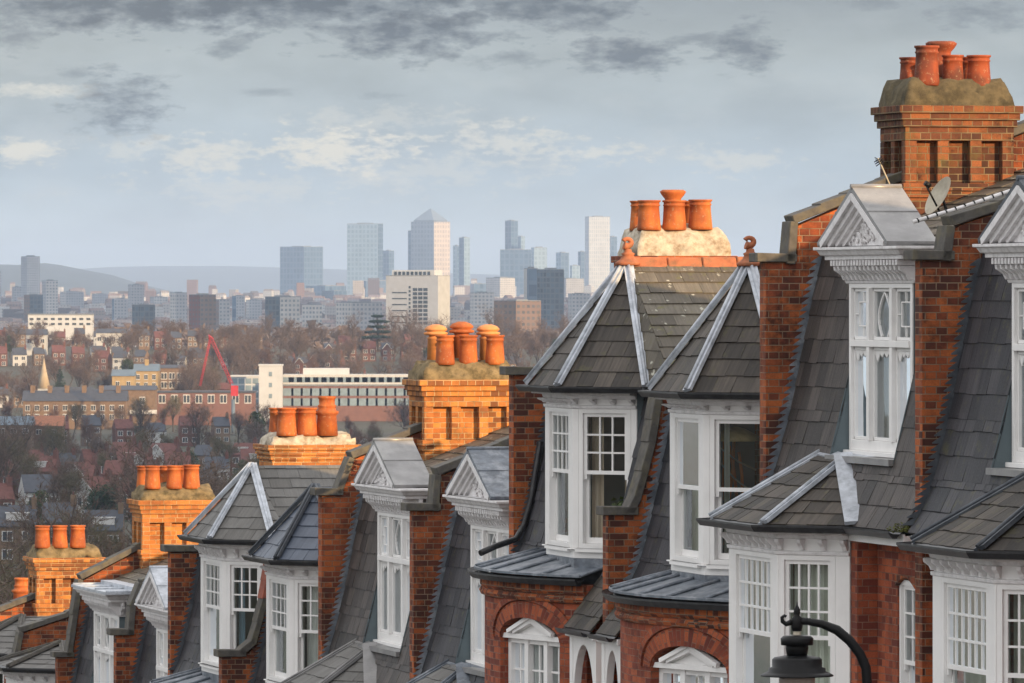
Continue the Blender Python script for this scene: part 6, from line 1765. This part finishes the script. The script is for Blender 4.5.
# soft pale band clouds
pale = T.math('MULTIPLY', T.ramp(n1, [(.5, 0), (.66, 1)]), T.ramp(T.math('MULTIPLY', deg, .5), [(.05, .0), (.16, .8), (.3, .5), (.42, .25), (.5, 0)]))
c = T.mix(T.math('MULTIPLY', pale, .55), c, lin(214, 214, 212))
def blob(px, py, rx, ry, amt, wob=1.0, soft=False):
    x = T.math('MULTIPLY', T.math('SUBTRACT', az, (px-512)/6600), 6600/rx)
    y = T.math('MULTIPLY', T.math('SUBTRACT', el, (290-py)/6600), 6600/ry)
    r = T.math('SQRT', T.math('ADD', T.math('MULTIPLY', x, x), T.math('MULTIPLY', y, y)))
    q = T.math('ADD', T.math('SUBTRACT', 1.0, r), T.math('ADD', T.math('MULTIPLY', T.math('SUBTRACT', n2, .5), 3.0*wob), T.math('MULTIPLY', T.math('SUBTRACT', n4, .5), .9 if soft else 2.0*wob)))
    q = T.math('ADD', q, T.math('MULTIPLY', T.math('SUBTRACT', n1, .5), 1.8*wob))
    return T.math('MULTIPLY', T.ramp(q, [(.0, 0), (.35, .4), (1, 1)] if soft else [(.0, 0), (.4, .5), (.95, 1)]), amt)
def layer(c, blobs, colr, soft=False):
    f = None
    for b in blobs:
        q = blob(*(list(b)+[1.0])[:6], soft); f = q if f is None else T.math('MAXIMUM', f, q)
    return T.mix(f, c, colr)
c = layer(c, [(20, 153, 40, 12, .95, 1.2), (45, 91, 60, 9, .6, 1.1), (205, 158, 70, 24, .75, 1.6), (335, 152, 90, 20, 1.0, 1.5), (430, 170, 120, 20, .35, 1.8), (505, 143, 80, 18, .65, 1.7), (590, 154, 50, 12, .7, 1.5), (745, 160, 50, 18, .5, 1.7), (380, 120, 80, 14, .3, 1.8), (250, 188, 120, 14, .4, 1.7), (150, 150, 60, 14, .45, 1.8)], lin(244, 234, 218))
c = layer(c, [(130, 6, 270, 34, .95), (420, 32, 130, 32, .9), (330, 6, 190, 26, .95), (560, 8, 100, 22, .9), (122, 104, 52, 34, .8), (74, 74, 16, 7, .45), (232, 48, 32, 10, .6), (505, 58, 60, 12, .5), (628, 56, 70, 22, .85), (742, 46, 42, 28, .8), (700, 38, 40, 6, .5), (378, 96, 40, 5, .35), (262, 92, 30, 5, .35), (980, 14, 60, 16, .55), (20, 38, 40, 16, .6), (880, 4, 40, 8, .4)], lin(66, 76, 92), True)
c = layer(c, [(230, 4, 150, 12, .5), (440, 18, 70, 12, .45), (150, 14, 80, 12, .4), (126, 112, 28, 14, .3)], lin(50, 58, 74), True)
# the rest of the dome: bright broken overcast overhead, warm towards the sun
hi = T.math('MULTIPLY', T.math('SUBTRACT', el, .05), 3.2, True)
ov = T.mix(T.ramp(T.noise(tc.outputs['Generated'], 3.5, 6, .6), [(.35, 0), (.65, 1)]), (1.24, 1.29, 1.36), (1.75, 1.72, 1.7))
behind = T.math('MULTIPLY', T.math('SUBTRACT', .15, dy), 2.0, True)
c10 = T.mix(1.0, c, (6.75, 6.95, 6.8), 'MULTIPLY')
ov10 = T.mix(1.0, ov, (6.7, 6.6, 6.5), 'MULTIPLY')
full = T.mix(T.math('MAXIMUM', hi, T.math('MULTIPLY', behind, .9)), c10, ov10)
full = T.mix(.93, sky.outputs[0], full)
T.l.new(full, bg.inputs[0])
vs = scene.view_settings; vs.view_transform = 'Standard'; vs.look = 'None'; vs.exposure = .6; vs.gamma = 1; vs.use_curve_mapping = False
cy = scene.cycles; cy.max_bounces = 6; cy.diffuse_bounces = 3; cy.glossy_bounces = 3; cy.transmission_bounces = 4; cy.transparent_max_bounces = 12; cy.volume_bounces = 0
cy.use_denoising = True
